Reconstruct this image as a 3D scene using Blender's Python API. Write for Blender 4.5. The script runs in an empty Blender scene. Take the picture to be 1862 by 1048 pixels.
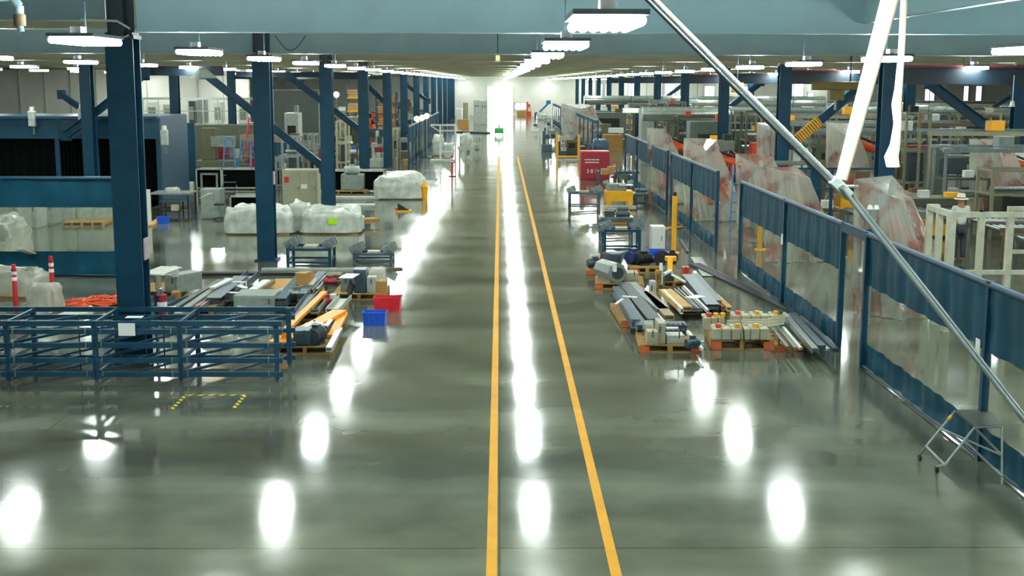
import bpy, math, random
from mathutils import Vector, Matrix, noise
random.seed(11)
S = bpy.context.scene
C = S.collection
PI = math.pi
# ------------------------------------------------------------------ camera
W_, H_, F_ = 1862.0, 1048.0, 2300.0
CAMZ = 4.65
RHO = 0.0026
def _cam_rot():
    dx, dy = 909-W_/2, H_/2-150
    a, b = dx*math.cos(RHO)-dy*math.sin(RHO), dx*math.sin(RHO)+dy*math.cos(RHO)
    th = math.atan2(b, F_); psi = math.atan2(-a, math.hypot(b, F_))
    return Matrix.Rotation(-psi, 3, 'Z') @ Matrix.Rotation(PI/2-th, 3, 'X') @ Matrix.Rotation(RHO, 3, 'Z')
CR = _cam_rot()
cd = bpy.data.cameras.new('camera'); cam = bpy.data.objects.new('camera', cd); C.objects.link(cam)
cam.matrix_world = Matrix.Translation((0, 0, CAMZ)) @ CR.to_4x4()
cd.sensor_width = 36.0; cd.lens = F_/W_*36.0; cd.clip_start = 0.05; cd.clip_end = 600
S.camera = cam
# ------------------------------------------------------------------ view, world
S.view_settings.view_transform = 'Standard'; S.view_settings.look = 'None'
S.view_settings.gamma = 1; S.view_settings.use_curve_mapping = False
S.view_settings.exposure = -0.14
wd = bpy.data.worlds.new('world'); S.world = wd; wd.use_nodes = True
wd.node_tree.nodes['Background'].inputs[0].default_value = (0.62, 0.86, 0.84, 1)
wd.node_tree.nodes['Background'].inputs[1].default_value = 0.45
LAMP = 62.0
# ------------------------------------------------------------------ pixel ray -> place on floor / height / distance
def ray(px, py): return CR @ Vector((px-W_/2, H_/2-py, -F_))
def G(px, py, z=0.0):
    d = ray(px, py); t = (z-CAMZ)/d.z
    return Vector((d.x*t, d.y*t, z))
def PY(px, py, Y):
    d = ray(px, py); t = Y/d.y
    return Vector((d.x*t, Y, CAMZ+d.z*t))
# ------------------------------------------------------------------ materials
def lin(c):
    if isinstance(c, str): c = [int(c[i:i+2], 16)/255 for i in (0, 2, 4)]
    return tuple(((x/12.92) if x <= .04045 else ((x+.055)/1.055)**2.4) for x in c)
MATS = {}
def mat(name, col, rough=.5, metal=0, var=.18, scale=6, bump=0, emit=0, spec=.5, trans=0, stretch=None):
    if name in MATS: return MATS[name]
    m = bpy.data.materials.new(name); m.use_nodes = True; nt = m.node_tree; N = nt.nodes; L = nt.links
    b = N['Principled BSDF']; c = lin(col)
    b.inputs['Roughness'].default_value = rough; b.inputs['Metallic'].default_value = metal
    b.inputs['Specular IOR Level'].default_value = spec
    if emit:
        b.inputs['Base Color'].default_value = (*c, 1)
        b.inputs['Emission Color'].default_value = (*c, 1); b.inputs['Emission Strength'].default_value = emit
        MATS[name] = m; return m
    tc = N.new('ShaderNodeTexCoord'); mp = N.new('ShaderNodeMapping'); nz = N.new('ShaderNodeTexNoise'); cr = N.new('ShaderNodeValToRGB')
    L.new(tc.outputs['Object'], mp.inputs[0]); L.new(mp.outputs[0], nz.inputs['Vector']); L.new(nz.outputs['Fac'], cr.inputs[0]); L.new(cr.outputs[0], b.inputs['Base Color'])
    if stretch: mp.inputs['Scale'].default_value = stretch
    nz.inputs['Scale'].default_value = scale; nz.inputs['Detail'].default_value = 4
    cr.color_ramp.elements[0].position = .3; cr.color_ramp.elements[1].position = .7
    cr.color_ramp.elements[0].color = (*[x*(1-var) for x in c], 1); cr.color_ramp.elements[1].color = (*[min(1, x*(1+var)) for x in c], 1)
    if bump:
        bp = N.new('ShaderNodeBump'); bp.inputs['Strength'].default_value = bump; bp.inputs['Distance'].default_value = .02
        L.new(nz.outputs['Fac'], bp.inputs['Height']); L.new(bp.outputs[0], b.inputs['Normal'])
    if trans:
        tr = N.new('ShaderNodeBsdfTransparent'); mx = N.new('ShaderNodeMixShader'); mx.inputs[0].default_value = trans
        L.new(b.outputs[0], mx.inputs[1]); L.new(tr.outputs[0], mx.inputs[2]); L.new(mx.outputs[0], N['Material Output'].inputs[0])
        tr.inputs[0].default_value = (.93, .97, .95, 1)
    MATS[name] = m; return m
BLUE = mat('navy painted steel', '06364e', .42, 0, .15, 3, .05, spec=.3)
RACKB = mat('rack blue paint', '0a3a52', .4, 0, .2, 8)
CURT = mat('blue vinyl curtain', '083c50', .55, 0, .22, 2.2, .35, spec=.2, stretch=(1, 1, .35))
CLEAR = mat('clear vinyl', '9a9f90', .12, 0, .25, 2.5, .25, trans=.86)
SHEET = mat('translucent plastic sheeting', 'c9c9bc', .22, 0, .2, 3, .6, trans=.42)
COVER = mat('reddish translucent cover', 'b8ab9c', .2, 0, .3, 1.1, .8, trans=.5)
for _e, _c in zip(COVER.node_tree.nodes['Color Ramp'].color_ramp.elements, ('a4604e', 'c4c2b6')): _e.color = (*lin(_c), 1)
COVER.node_tree.nodes['Color Ramp'].color_ramp.elements[0].position = .36; COVER.node_tree.nodes['Color Ramp'].color_ramp.elements[1].position = .5
TAPEZ = mat('hazard yellow', 'c9c012', .5, 0, .08)
WRAP = mat('white plastic wrap', 'bcc2b8', .25, 0, .3, 3.5, 1.0, trans=.08)
PALE = mat('pale blue girder paint', 'aed0dc', .45, 0, .06, 1.5)
PALE2 = mat('shaded blue girder paint', '7f989e', .5, 0, .08, 1.5)  # same girder blue, darkened in the colour to stand for shade
TAN = mat('shaded grey tan steel', '8c8870', .6, 0, .2, 2, stretch=(.3, 1, 2))  # girder paint recoloured duller to stand in for weaker light farther back
DARK = mat('dark painted steel', '0c1e2c', .45)
BLACK = mat('black rubber', '0a0b0c', .6)
BLKC = mat('black curtain cloth', '030405', .9, spec=.1)
GREY = mat('grey machine paint', '7c8580', .45)
LGREY = mat('light grey enamel', 'a9afa6', .4)
DGREY = mat('dark grey steel', '3a444a', .4, .3)
SLATE = mat('slate blue steel', '3c5260', .35, .3, .2, 8)
BEIGE = mat('beige enamel', 'a09d84', .45, 0, .08)
WHITE = mat('white paint', 'd6dad4', .4, 0, .05)
PAPER = mat('white paper', 'e8ecea', .7, 0, .03)
ALU = mat('brushed aluminium', 'b4bbb6', .28, .85, .12, 10)
GALV = mat('galvanised steel', '8b9796', .3, .7, .2, 12)
WOOD = mat('pallet wood', '94713a', .7, 0, .3, 9, .2, stretch=(1, 6, 6))
WOOD2 = mat('pale plywood', 'c09a5c', .7, 0, .2, 5, .1)
CARD = mat('brown cardboard', 'a47a44', .75, 0, .12, 5)
ORANGE = mat('robot orange', 'c8451a', .4)
YEL = mat('safety yellow', 'e6a410', .4, 0, .08)
LIME = mat('lime label', 'a8d820', .5, 0, .05)
RED = mat('red plastic', 'c8202c', .42, 0, .1)
RED2 = mat('dark red enamel', '8c1a2a', .45, 0, .12)
PINK = mat('pinkish wrap', 'a89aa4', .5, 0, .15)
BIN = mat('bright blue plastic', '0a4fc0', .4, 0, .06)
GREEN = mat('green machine paint', '2f9a48', .5)
SKIN = mat('skin', 'a9765a', .6, 0, .06)
LADB = mat('ladder blue', '1c6fa8', .4)
BRZ = mat('dull brown metal', '5a4a34', .55, .2)
UPL = mat('added uplight', 'eefffb', emit=210)  # emission of the uplight added to the fixtures
TUBE = mat('lit lamp tubes', 'f6fffa', emit=LAMP)
DAY = mat('daylight in opening', 'fbfffb', emit=16)
WINL = mat('daylit window', 'f4fbff', emit=1.6)
GLOW = mat('small lit lamp', 'fff4c8', emit=10)
CREAM = mat('cream strap', 'f2ecd2', .55, 0, .05)
WALLM = mat('white wall panel', 'dcdcd2', .6, 0, .04, 1.2)
CEIL = mat('roof deck', 'c4ccc4', .8, 0, .15, 2)
TAPEY = mat('yellow floor tape', 'cc9008', .6, 0, .12, 2, spec=.3)

# floor: polished concrete
def floor_mat():
    m = bpy.data.materials.new('polished concrete'); m.use_nodes = True; nt = m.node_tree; N = nt.nodes; L = nt.links; b = N['Principled BSDF']
    tc = N.new('ShaderNodeTexCoord')
    def nzs(scale, sx, sy, det=5):
        mp = N.new('ShaderNodeMapping'); mp.inputs['Scale'].default_value = (sx, sy, 1); n = N.new('ShaderNodeTexNoise')
        n.inputs['Scale'].default_value = scale; n.inputs['Detail'].default_value = det
        L.new(tc.outputs['Object'], mp.inputs[0]); L.new(mp.outputs[0], n.inputs['Vector']); return n
    a = nzs(.8, 1, 1); bnd = nzs(.55, .12, 1, 3); fine = nzs(9, 1, 1)
    mx = N.new('ShaderNodeMix'); mx.data_type = 'FLOAT'; mx.inputs[0].default_value = .55
    L.new(a.outputs['Fac'], mx.inputs[2]); L.new(bnd.outputs['Fac'], mx.inputs[3])
    cr = N.new('ShaderNodeValToRGB'); L.new(mx.outputs[0], cr.inputs[0])
    e = cr.color_ramp.elements; e[0].position = .36; e[1].position = .64; e[0].color = (*lin('43463a'), 1); e[1].color = (*lin('6e7464'), 1)
    # saw cut joints
    br = N.new('ShaderNodeTexBrick'); br.offset = 0; br.inputs['Scale'].default_value = 1; br.inputs['Brick Width'].default_value = 6.1; br.inputs['Row Height'].default_value = 6.1
    br.inputs['Mortar Size'].default_value = .012; br.inputs['Color1'].default_value = (1, 1, 1, 1); br.inputs['Color2'].default_value = (.93, .93, .93, 1); br.inputs['Mortar'].default_value = (.45, .45, .45, 1)
    L.new(tc.outputs['Object'], br.inputs['Vector'])
    mu = N.new('ShaderNodeMix'); mu.data_type = 'RGBA'; mu.blend_type = 'MULTIPLY'; mu.inputs[0].default_value = 1
    L.new(cr.outputs[0], mu.inputs[6]); L.new(br.outputs['Color'], mu.inputs[7]); L.new(mu.outputs[2], b.inputs['Base Color'])
    rr = N.new('ShaderNodeMapRange'); rr.inputs[1].default_value = .3; rr.inputs[2].default_value = .7; rr.inputs[3].default_value = .06; rr.inputs[4].default_value = .15
    L.new(mx.outputs[0], rr.inputs[0]); L.new(rr.outputs[0], b.inputs['Roughness'])
    wv = nzs(1.1, .05, 1.3, 2); bp = N.new('ShaderNodeBump'); bp.inputs['Strength'].default_value = .03; bp.inputs['Distance'].default_value = .02
    L.new(wv.outputs['Fac'], bp.inputs['Height']); L.new(bp.outputs[0], b.inputs['Normal'])
    b.inputs['Specular IOR Level'].default_value = .5
    return m
FLOORM = floor_mat()
# ------------------------------------------------------------------ mesh builder
class MB:
    def __init__(s): s.v = []; s.f = []; s.mi = []; s.cur = 0
    def m(s, i): s.cur = i; return s
    def add(s, vs, fs):
        o = len(s.v); s.v += [tuple(v) for v in vs]; s.f += [tuple(i+o for i in f) for f in fs]; s.mi += [s.cur]*len(fs); return s
    def box(s, x, y, z, sx, sy, sz, rz=0, M=None):   # centre x,y ; z = bottom
        c, n = math.cos(rz), math.sin(rz); vs = []
        for k in (0, 1):
            for (a, b) in ((-1, -1), (1, -1), (1, 1), (-1, 1)):
                px, py = a*sx/2, b*sy/2; vs.append(Vector((x+px*c-py*n, y+px*n+py*c, z+k*sz)))
        if M: vs = [M @ v for v in vs]
        return s.add(vs, [(3, 2, 1, 0), (4, 5, 6, 7), (0, 1, 5, 4), (1, 2, 6, 5), (2, 3, 7, 6), (3, 0, 4, 7)])
    def cyl(s, p0, p1, r0, r1=None, n=12, cap=True):
        p0, p1 = Vector(p0), Vector(p1); r1 = r0 if r1 is None else r1
        d = (p1-p0).normalized(); u = d.orthogonal().normalized(); w = d.cross(u)
        vs = [p0+(u*math.cos(2*PI*i/n)+w*math.sin(2*PI*i/n))*r0 for i in range(n)]+[p1+(u*math.cos(2*PI*i/n)+w*math.sin(2*PI*i/n))*r1 for i in range(n)]
        fs = [(i, (i+1) % n, n+(i+1) % n, n+i) for i in range(n)]
        if cap: fs += [tuple(range(n-1, -1, -1)), tuple(range(n, 2*n))]
        return s.add(vs, fs)
    def bar(s, p0, p1, w, h, up=(0, 0, 1)):
        p0, p1 = Vector(p0), Vector(p1); d = (p1-p0).normalized(); up = Vector(up)
        if abs(d.dot(up)) > .98: up = Vector((0, 1, 0))
        r = d.cross(up).normalized(); u = r.cross(d)
        vs = [p+r*a*w/2+u*b*h/2 for p in (p0, p1) for (a, b) in ((-1, -1), (1, -1), (1, 1), (-1, 1))]
        return s.add(vs, [(3, 2, 1, 0), (4, 5, 6, 7), (0, 1, 5, 4), (1, 2, 6, 5), (2, 3, 7, 6), (3, 0, 4, 7)])
    def extr(s, prof, p0, p1, up=(0, 0, 1)):       # closed profile (a=right, b=up) swept straight
        p0, p1 = Vector(p0), Vector(p1); d = (p1-p0).normalized(); up = Vector(up)
        if abs(d.dot(up)) > .98: up = Vector((0, 1, 0))
        r = d.cross(up).normalized(); u = r.cross(d); n = len(prof)
        vs = [p+r*a+u*b for p in (p0, p1) for (a, b) in prof]
        fs = [(i, (i+1) % n, n+(i+1) % n, n+i) for i in range(n)]+[tuple(range(n-1, -1, -1)), tuple(range(n, 2*n))]
        return s.add(vs, fs)
    def tube(s, pts, r, n=8):
        for a, b in zip(pts[:-1], pts[1:]): s.cyl(a, b, r, r, n)
        return s
    def build(s, name, mats, parent=None, bevel=0, smooth=True, loc=None, rz=0):
        me = bpy.data.meshes.new(name); me.from_pydata(s.v, [], s.f)
        if not isinstance(mats, (list, tuple)): mats = [mats]
        for q in mats: me.materials.append(q)
        for p, i in zip(me.polygons, s.mi): p.material_index = i; p.use_smooth = smooth
        me.validate(); me.update()
        if smooth: me.set_sharp_from_angle(angle=math.radians(38))
        o = bpy.data.objects.new(name, me); C.objects.link(o)
        if parent: o.parent = parent
        if loc is not None: o.location = loc; o.rotation_euler = (0, 0, rz)
        if bevel:
            b = o.modifiers.new('b', 'BEVEL'); b.width = bevel; b.segments = 2; b.limit_method = 'ANGLE'
        return o
ORD = ['first','second','third','fourth','fifth','sixth','seventh','eighth','ninth','tenth','eleventh','twelfth','thirteenth','fourteenth','fifteenth','sixteenth','seventeenth','eighteenth','nineteenth','twentieth','twenty-first','twenty-second','twenty-third','twenty-fourth','twenty-fifth','twenty-sixth','twenty-seventh','twenty-eighth','twenty-ninth','thirtieth','thirty-first','thirty-second','thirty-third']
def tag(o, label, cat, group=None, kind=None):
    o['label'] = label; o['category'] = cat
    if group: o['group'] = group
    if kind: o['kind'] = kind
    return o
def struct(o): o['kind'] = 'structure'; return o
def thing(name, label, cat, loc=(0, 0, 0), rz=0, group=None):
    o = bpy.data.objects.new(name, None); C.objects.link(o); o.location = loc; o.rotation_euler = (0, 0, rz); o.empty_display_size = .2
    return tag(o, label, cat, group)
def kids(o): return [c for c in C.objects if c.parent == o]
def tree(o):
    return (o, [tree(c) for c in kids(o)])
def dup(tr, parent=None):
    c = tr[0].copy(); C.objects.link(c)
    if parent: c.parent = parent
    for ch in tr[1]: dup(ch, c)
    return c
def place(tr, loc, rz=0, label=None, group=None, sc=None):
    c = dup(tr); c.location = loc; c.rotation_euler = (0, 0, rz)
    if label: c['label'] = label
    if group: c['group'] = group
    if sc: c.scale = sc
    return c
def Hprof(w, d, tf, tw):     # H section: width a, depth b
    w, d, t = w/2, d/2, tw/2
    return [(-w, -d), (w, -d), (w, -d+tf), (t, -d+tf), (t, d-tf), (w, d-tf), (w, d), (-w, d), (-w, d-tf), (-t, d-tf), (-t, -d+tf), (-w, -d+tf)]
# ================================================================== THE SETTING
struct(MB().box(0, 85, -.3, 170, 200, .3).build('floor', FLOORM))
struct(MB().box(0, 93.5, 6.75, 170, 187, .2).build('ceiling', CEIL))
BW = 180.0
# back wall with a door opening and small windows
wl, wr = -1.72, 1.78
DH = 4.05
b = MB()
b.box((-80+wl)/2, BW+.15, 0, 80+wl, .3, 6.75); b.box((80+wr)/2, BW+.15, 0, 80-wr, .3, 6.75); b.box((wl+wr)/2, BW+.15, DH, wr-wl, .3, 6.75-DH)
for i in range(-26, 27):
    if not (wl-.2 < i*3.0 < wr+.2): b.box(i*3.0, BW-.02, 0, .06, .06, 6.7)
struct(b.build('wall_back', WALLM))
d = bpy.data.objects.new('door_1', None); C.objects.link(d); d.location = ((wl+wr)/2, BW, 0); struct(d)
MB().box(0, .12, 0, wr-wl, .05, DH).build('opening', DAY, d)
f = MB(); f.box(-(wr-wl)/2-.06, -.03, 0, .14, .2, DH+.1); f.box((wr-wl)/2+.06, -.03, 0, .14, .2, DH+.1); f.box(0, -.03, DH, wr-wl+.26, .2, .16); f.build('door_frame', WHITE, d)
struct(MB().box(-80, 85, 0, .3, 200, 6.75).build('wall_left', WALLM))
struct(MB().box(80, 85, 0, .3, 200, 6.75).build('wall_right', WALLM))
# partition wall of white panels, back left
p0, p1 = PY(-60, 130, 84), PY(452, 130, 84)
b = MB(); b.box((p0.x+p1.x)/2, 84.1, 0, p1.x-p0.x, .2, 6.75)
b.m(1)
for i in range(12):
    x = p0.x+(p1.x-p0.x)*i/11; b.box(x, 83.97, 0, .06, .05, 6.7)
struct(b.build('wall_partition', [WALLM, LGREY]))
def window(n, px0, px1, py0, py1, m=WINL, Y=BW-.05, mull=1):
    a, c = PY(px0, py1, Y), PY(px1, py0, Y)
    w = bpy.data.objects.new('window_%d' % n, None); C.objects.link(w); w.location = ((a.x+c.x)/2, Y, a.z); struct(w)
    sw, sh = c.x-a.x, c.z-a.z
    MB().box(0, 0, 0, sw, .04, sh).build('pane', m, w)
    f = MB(); t = .12
    for sx in (-1, 1): f.box(sx*(sw/2), -.02, -t/2, t, .1, sh+t)
    for z in (-t/2, sh-t/2): f.box(0, -.02, z, sw+t, .1, t)
    for k in range(1, mull+1): f.box(-sw/2+sw*k/(mull+1), -.02, 0, t*.8, .08, sh)
    f.build('window_frame', LGREY, w)
n = 1
window(n, 936, 957, 187, 200)
for (x0, x1, y0, y1) in [(1064, 1074, 152, 178), (1084, 1096, 152, 179), (1100, 1112, 152, 178), (1142, 1158, 152, 181), (1208, 1228, 152, 180), (1280, 1300, 156, 184), (1342, 1366, 157, 186), (1436, 1462, 152, 186), (1468, 1480, 168, 190), (1540, 1556, 152, 186), (1680, 1700, 160, 192), (1750, 1762, 156, 196), (1772, 1786, 156, 196)]:
    n += 1; window(n, x0, x1, y0, y1, mull=0)
# aisle lines painted on the floor
def line(pa, pb, w, label):
    a, b_ = G(*pa), G(*pb); a.z = b_.z = .002
    dv = (b_-a); L_ = dv.length; ang = math.atan2(dv.y, dv.x)
    o = MB(); o.box(0, 0, 0, L_, w, .003)
    k = o.build('aisle_line', TAPEY, loc=(a+b_)/2, rz=ang); tag(k, label, 'floor line')
line((893, 1090), (907, 285), .105, 'long yellow painted line along the left edge of the aisle')
line((1131, 1090), (941, 285), .105, 'long yellow painted line along the right edge of the aisle')
# striped tape bracket on the floor
def striped(pts, w, label):
    m = bpy.data.materials.get('hazard tape') or None
    r = thing('hazard_tape', label, 'floor tape', pts[0])
    y, k = MB(), MB()
    for a, c in zip(pts[:-1], pts[1:]):
        dv = c-a; L_ = dv.length; u = dv.normalized(); nn = Vector((-u.y, u.x, 0)); st = .16; q = 0.0; i = 0
        while q < L_-.01:
            e = min(q+st/2, L_)
            for (mb, o) in ((y, 0), (k, st/2)):
                s0, s1 = q+o, min(q+o+st/2, L_)
                if s1 > s0:
                    sh = .05
                    vs = [a+u*s0-nn*w/2-pts[0], a+u*s1-nn*w/2-pts[0], a+u*min(s1+sh, L_)+nn*w/2-pts[0], a+u*min(s0+sh, L_)+nn*w/2-pts[0]]
                    vs = [v+Vector((0, 0, .003)) for v in vs]
                    mb.add(vs, [(0, 1, 2, 3)])
            q += st; i += 1
    y.build('yellow_stripes', TAPEZ, r); k.build('black_stripes', BLACK, r)
striped([G(312, 745), G(338, 719), G(446, 719), G(425, 743)], .06, 'yellow and black striped tape corner bracket on the floor below the blue racks')
striped([G(-12, 741), G(16, 739)], .06, 'short piece of yellow and black striped tape at the left edge')

# ================================================================== GIRDERS
def girder(name, label, x0, x1, Y, z0, z1, m, stiff=0):
    r = thing(name, label, 'roof girder', (0, Y, 0))
    MB().box((x0+x1)/2, 0, z0+.03, x1-x0, .05, z1-z0-.06).build('web', m, r)
    fl = MB(); fl.box((x0+x1)/2, 0, z0, x1-x0, .34, .035); fl.box((x0+x1)/2, 0, z1-.035, x1-x0, .34, .035); fl.build('flanges', m, r)
    if stiff:
        st = MB(); x = x0+stiff/2
        while x < x1: st.box(x, -.08, z0+.03, .02, .12, z1-z0-.06); x += stiff
        st.build('stiffeners', m, r)
    return r
XL, XR = -6.14, 10.1
girder('roof_girder', 'nearest pale blue roof girder crossing the top of the picture', XL+.25, 40, 21.0, 5.44, 6.75, PALE)
girder('roof_girder', 'dull grey roof girder left of the nearest blue column', -40, XL-.25, 21.0, 5.62, 6.75, PALE2)
girder('roof_girder', 'second roof girder, shaded blue, just behind the nearest one', -40, 40, 33.2, 5.36, 6.75, PALE2)
YS = [21.0+12.2*i for i in range(13)]
for i, Y in enumerate(YS[2:]):
    girder('roof_girder', '%s shaded tan roof girder behind the blue ones' % ORD[i], -60, 60, Y, 5.38, 6.75, TAN)
for i, (Y, z) in enumerate([(38.5, 5.62), (27.5, 5.75), (51, 5.6), (63, 5.58), (76, 5.56)]):
    girder('roof_joist', 'shaded tan roof joist, %s of those between the girders' % ORD[i], -60, 60, Y, z, 6.75, TAN)
# lengthwise girder, top right
r = thing('lengthwise_girder', 'pale blue girder running lengthwise at the top right corner', 'roof girder', (0, 0, 0))
MB().box(5.85, 10.5, 5.61, .05, 20.5, 1.1).build('web', PALE, r)
MB().box(5.9, 10.5, 5.60, .12, 20.5, .04).build('flange', PALE2, r)
MB().box(5.98, 10.5, 5.72, .2, 20.5, 1.02).build('casing', PALE2, r)
# ================================================================== COLUMNS
def column(x, y, label, w=.43, top=5.42, bracket=False, base_z=0):
    r = thing('steel_column', label, 'steel column', (x, y, 0))
    MB().extr(Hprof(w, .42, .03, .03), (0, 0, .04), (0, 0, top)).build('shaft', BLUE, r)
    MB().box(0, 0, 0, w+.14, .56, .04).build('base_plate', BLUE, r)
    c = MB()
    for s in (-1, 1):
        c.box(s*(w/2-.02), 0, top-.0, .03, .4, .05)
    c.box(0, 0, top-.05, w+.05, .46, .06)
    c.build('cap_plate', DARK, r)
    if bracket:
        k = MB(); k.box(0, -.12, top+.01, .2, .3, 1.2); k.box(0, -.02, top+.01, .44, .05, 1.2); k.build('top_bracket', DARK, r)
    bl = MB()
    for sx in (-1, 1):
        for sy in (-1, 1): bl.cyl((sx*.2, sy*.2, .04), (sx*.2, sy*.2, .08), .02, n=6)
    bl.build('anchor_bolts', DGREY, r)
    return r
for i, Y in enumerate(YS):
    column(XL, Y, ['blue steel column behind the blue racks, nearest on the left', 'blue steel column in front of the plastic-wrapped bundles', 'blue steel column right of the beige cabinet'][i] if i < 3 else '%s blue steel column in the left row along the aisle' % ORD[i], .45, 5.38 if i == 0 else 5.3, bracket=(i < 4))
for i, Y in enumerate(YS[1:]):
    column(XR, Y, '%s blue steel column in the right hall row nearest the aisle' % ORD[i], .42, 5.3)
for i, Y in enumerate([45.4, 57.6, 69.8, 82, 94.2]):
    column(-14.6, Y, '%s blue steel column deep in the left hall, farther from the aisle' % ORD[i], .38, 5.3)
for i, Y in enumerate([45.4, 57.6, 69.8, 82, 94.2]):
    column(18.5, Y, '%s blue steel column deep in the right hall, farther from the aisle' % ORD[i], .42, 5.3)
# braces and frame beams
def brace(a, b_, label, w=.26, yellow=False, m=BLUE):
    r = thing('diagonal_brace', label, 'steel brace', a); d_ = b_-a
    MB().extr(Hprof(.24, w, .02, .02), (0, 0, 0), d_, up=(0, 0, 1)).build('beam', m, r)
    g = MB(); g.box(0, 0, -.2, .4, .03, .4); g.box(d_.x, 0, d_.z-.2, .4, .03, .4); g.build('gusset_plates', m, r)
    if yellow:
        t0, t1 = yellow; p, q = d_*t0, d_*t1
        MB().bar(p, q, .30, w+.05).build('yellow_padding', YEL, r)
        k = MB(); n_ = 10
        for i in range(n_):
            c0 = p+(q-p)*(i+.3)/n_; c1 = p+(q-p)*(i+.55)/n_; k.bar(c0, c1, .31, w+.06)
        k.build('black_bands', BLACK, r)
FB = 45.75
brace(PY(372, 134, FB), PY(590, 305, FB), 'diagonal brace coming down to the column right of the beige cabinet')
brace(PY(262, 136, FB), PY(120, 246, FB), 'diagonal brace above the black curtained booth, leaning left')
brace(PY(527, 140, 58.0), PY(662, 242, 58.0), 'diagonal brace between the third and fourth left columns')
brace(PY(660, 148, 70.2), PY(704, 190, 70.2), 'short diagonal brace left of the fifth left column')
brace(PY(738, 154, 94.6), PY(778, 184, 94.6), 'far diagonal brace between left row columns')
brace(PY(112, 172, 58.0), PY(160, 206, 58.0), 'short dark brace against the white panel wall')
brace(PY(1690, 152, 45.8), PY(1826, 254, 45.8), 'diagonal brace at right with yellow padded lower end', yellow=(.78, .98), w=.34)
brace(PY(1572, 150, 45.8), PY(1440, 262, 45.8), 'diagonal brace with yellow padded lower end near the hanging rod', yellow=(.62, .92), w=.30)
brace(PY(1384, 150, 70.2), PY(1262, 246, 70.2), 'diagonal brace over the silver ducts in the right hall', w=.30)
brace(PY(1250, 148, 94.6), PY(1180, 200, 94.6), 'far diagonal brace behind the right hall ducts')
brace(PY(1772, 212, 58), PY(1698, 266, 58), 'thin low diagonal brace left of the far right column', w=.2)
brace(PY(1862, 160, 70), PY(1792, 204, 70), 'thin brace high at the right edge', w=.2)
def frame_beam(x0, x1, Y, z0, z1, label, red=False):
    r = thing('frame_beam', label, 'steel beam', (0, Y, 0))
    MB().extr(Hprof(.3, z1-z0, .03, .03), (x0, 0, (z0+z1)/2), (x1, 0, (z0+z1)/2)).build('beam', DARK, r)
    if red: MB().box((x0+x1)/2, -.05, z1, x1-x0, .12, .05).build('red_pipe', RED2, r)
for i, Y in enumerate([33.2, 45.4, 57.6, 69.8, 82, 94.2, 106.4, 118.6]):
    frame_beam(XR, 33, Y+.62, 4.62, 5.08, '%s dark crane beam across the right hall, counted from the camera' % ORD[i], red=(i in (0, 1, 3)))
frame_beam(-13.2, -9.9, 46.1, 4.86, 5.2, 'dark short beam topping the left hall braces')
frame_beam(-12, XL, 58.4, 4.86, 5.1, 'dark beam joining the left row to the hall behind')
frame_beam(-15, XL, 70.6, 4.8, 5.0, 'dark far beam crossing the left hall')
# ================================================================== LIGHTS
def fixture(detail):
    r = thing('high_bay_light', 'x', 'ceiling light', (0, 0, 0))
    h = MB(); h.box(0, 0, .06, .56, 1.26, .025); h.extr([(-.28, 0), (-.2, .0), (-.2, .0)], (0, 0, 0), (0, .01, 0)) if False else None
    for s in (-1, 1): h.box(s*.272, 0, .06, .015, 1.26, .04); h.box(0, s*.622, .06, .56, .015, .04)
    h.build('housing', DGREY, r)
    l = MB()
    if detail:
        for k in range(6):
            x = -.215+.086*k; n = 6
            pr = [(x+.041*math.cos(2*PI*j/10), .018+.042*math.sin(2*PI*j/10)) for j in range(10)]
            l.extr(pr, (0, -.63, 0), (0, .63, 0))
    else: l.box(0, 0, -.025, .5, 1.26, .083)
    l.build('lamp_tubes', TUBE, r)
    u_ = MB(); u_.box(-.17, 0, .086, .12, 1.1, .004); u_.box(.17, 0, .086, .12, 1.1, .004); u_.build('added_uplight_slots', UPL, r)  # unseen glowing slots, added to brighten the girders and roof deck
    bx = MB(); bx.box(0, -.3, .085, .13, .2, .1); bx.build('ballast_box', BLACK, r); MB().cyl((0, 0, .085), (0, 0, .21), .012, n=6).build('stem', DARK, r)
    MB().cyl((0, 0, .21), (0, 0, 1.74), .008, n=5).build('hanging_rod', DARK, r)
    return r
FD = fixture(True); FS = fixture(False); TD, TS = tree(FD), tree(FS)
ROWS = [(-22.9, 5.16, 'farthest left row', 40, 150), (-17.0, 5.14, 'row over the left hall machines', 28, 150), (-11.05, 5.13, 'second row left of the aisle', 22, 125), (-5.12, 5.12, 'row just left of the aisle', -8, 179), (.81, 5.08, 'row over the aisle', -8, 179), (6.63, 5.04, 'row just right of the aisle', -8, 179), (12.5, 5.04, 'second row right of the aisle', 16, 179), (18.4, 5.02, 'row over the right hall machines', 22, 179), (24.3, 5.02, 'farthest right row', 34, 179), (32.5, 5.02, 'outermost right row', 52, 179), (44, 5.02, 'wall-side right row', 88, 179)]
first = [True, True]
for (x, z, nm, y0, y1) in ROWS:
    k = 0; Y = -8.0
    while Y <= y1:
        if Y >= y0:
            dt = Y < 45; tr = TD if dt else TS
            c = place(tr, (x, Y, z), 0, 'white high-bay ceiling light, %s from the camera in the %s' % (ORD[k], nm), 'ceiling lights')
            k += 1
        Y += 6.0
for o in list(kids(FD))+[FD]+list(kids(FS))+[FS]: bpy.data.objects.remove(o)
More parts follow.
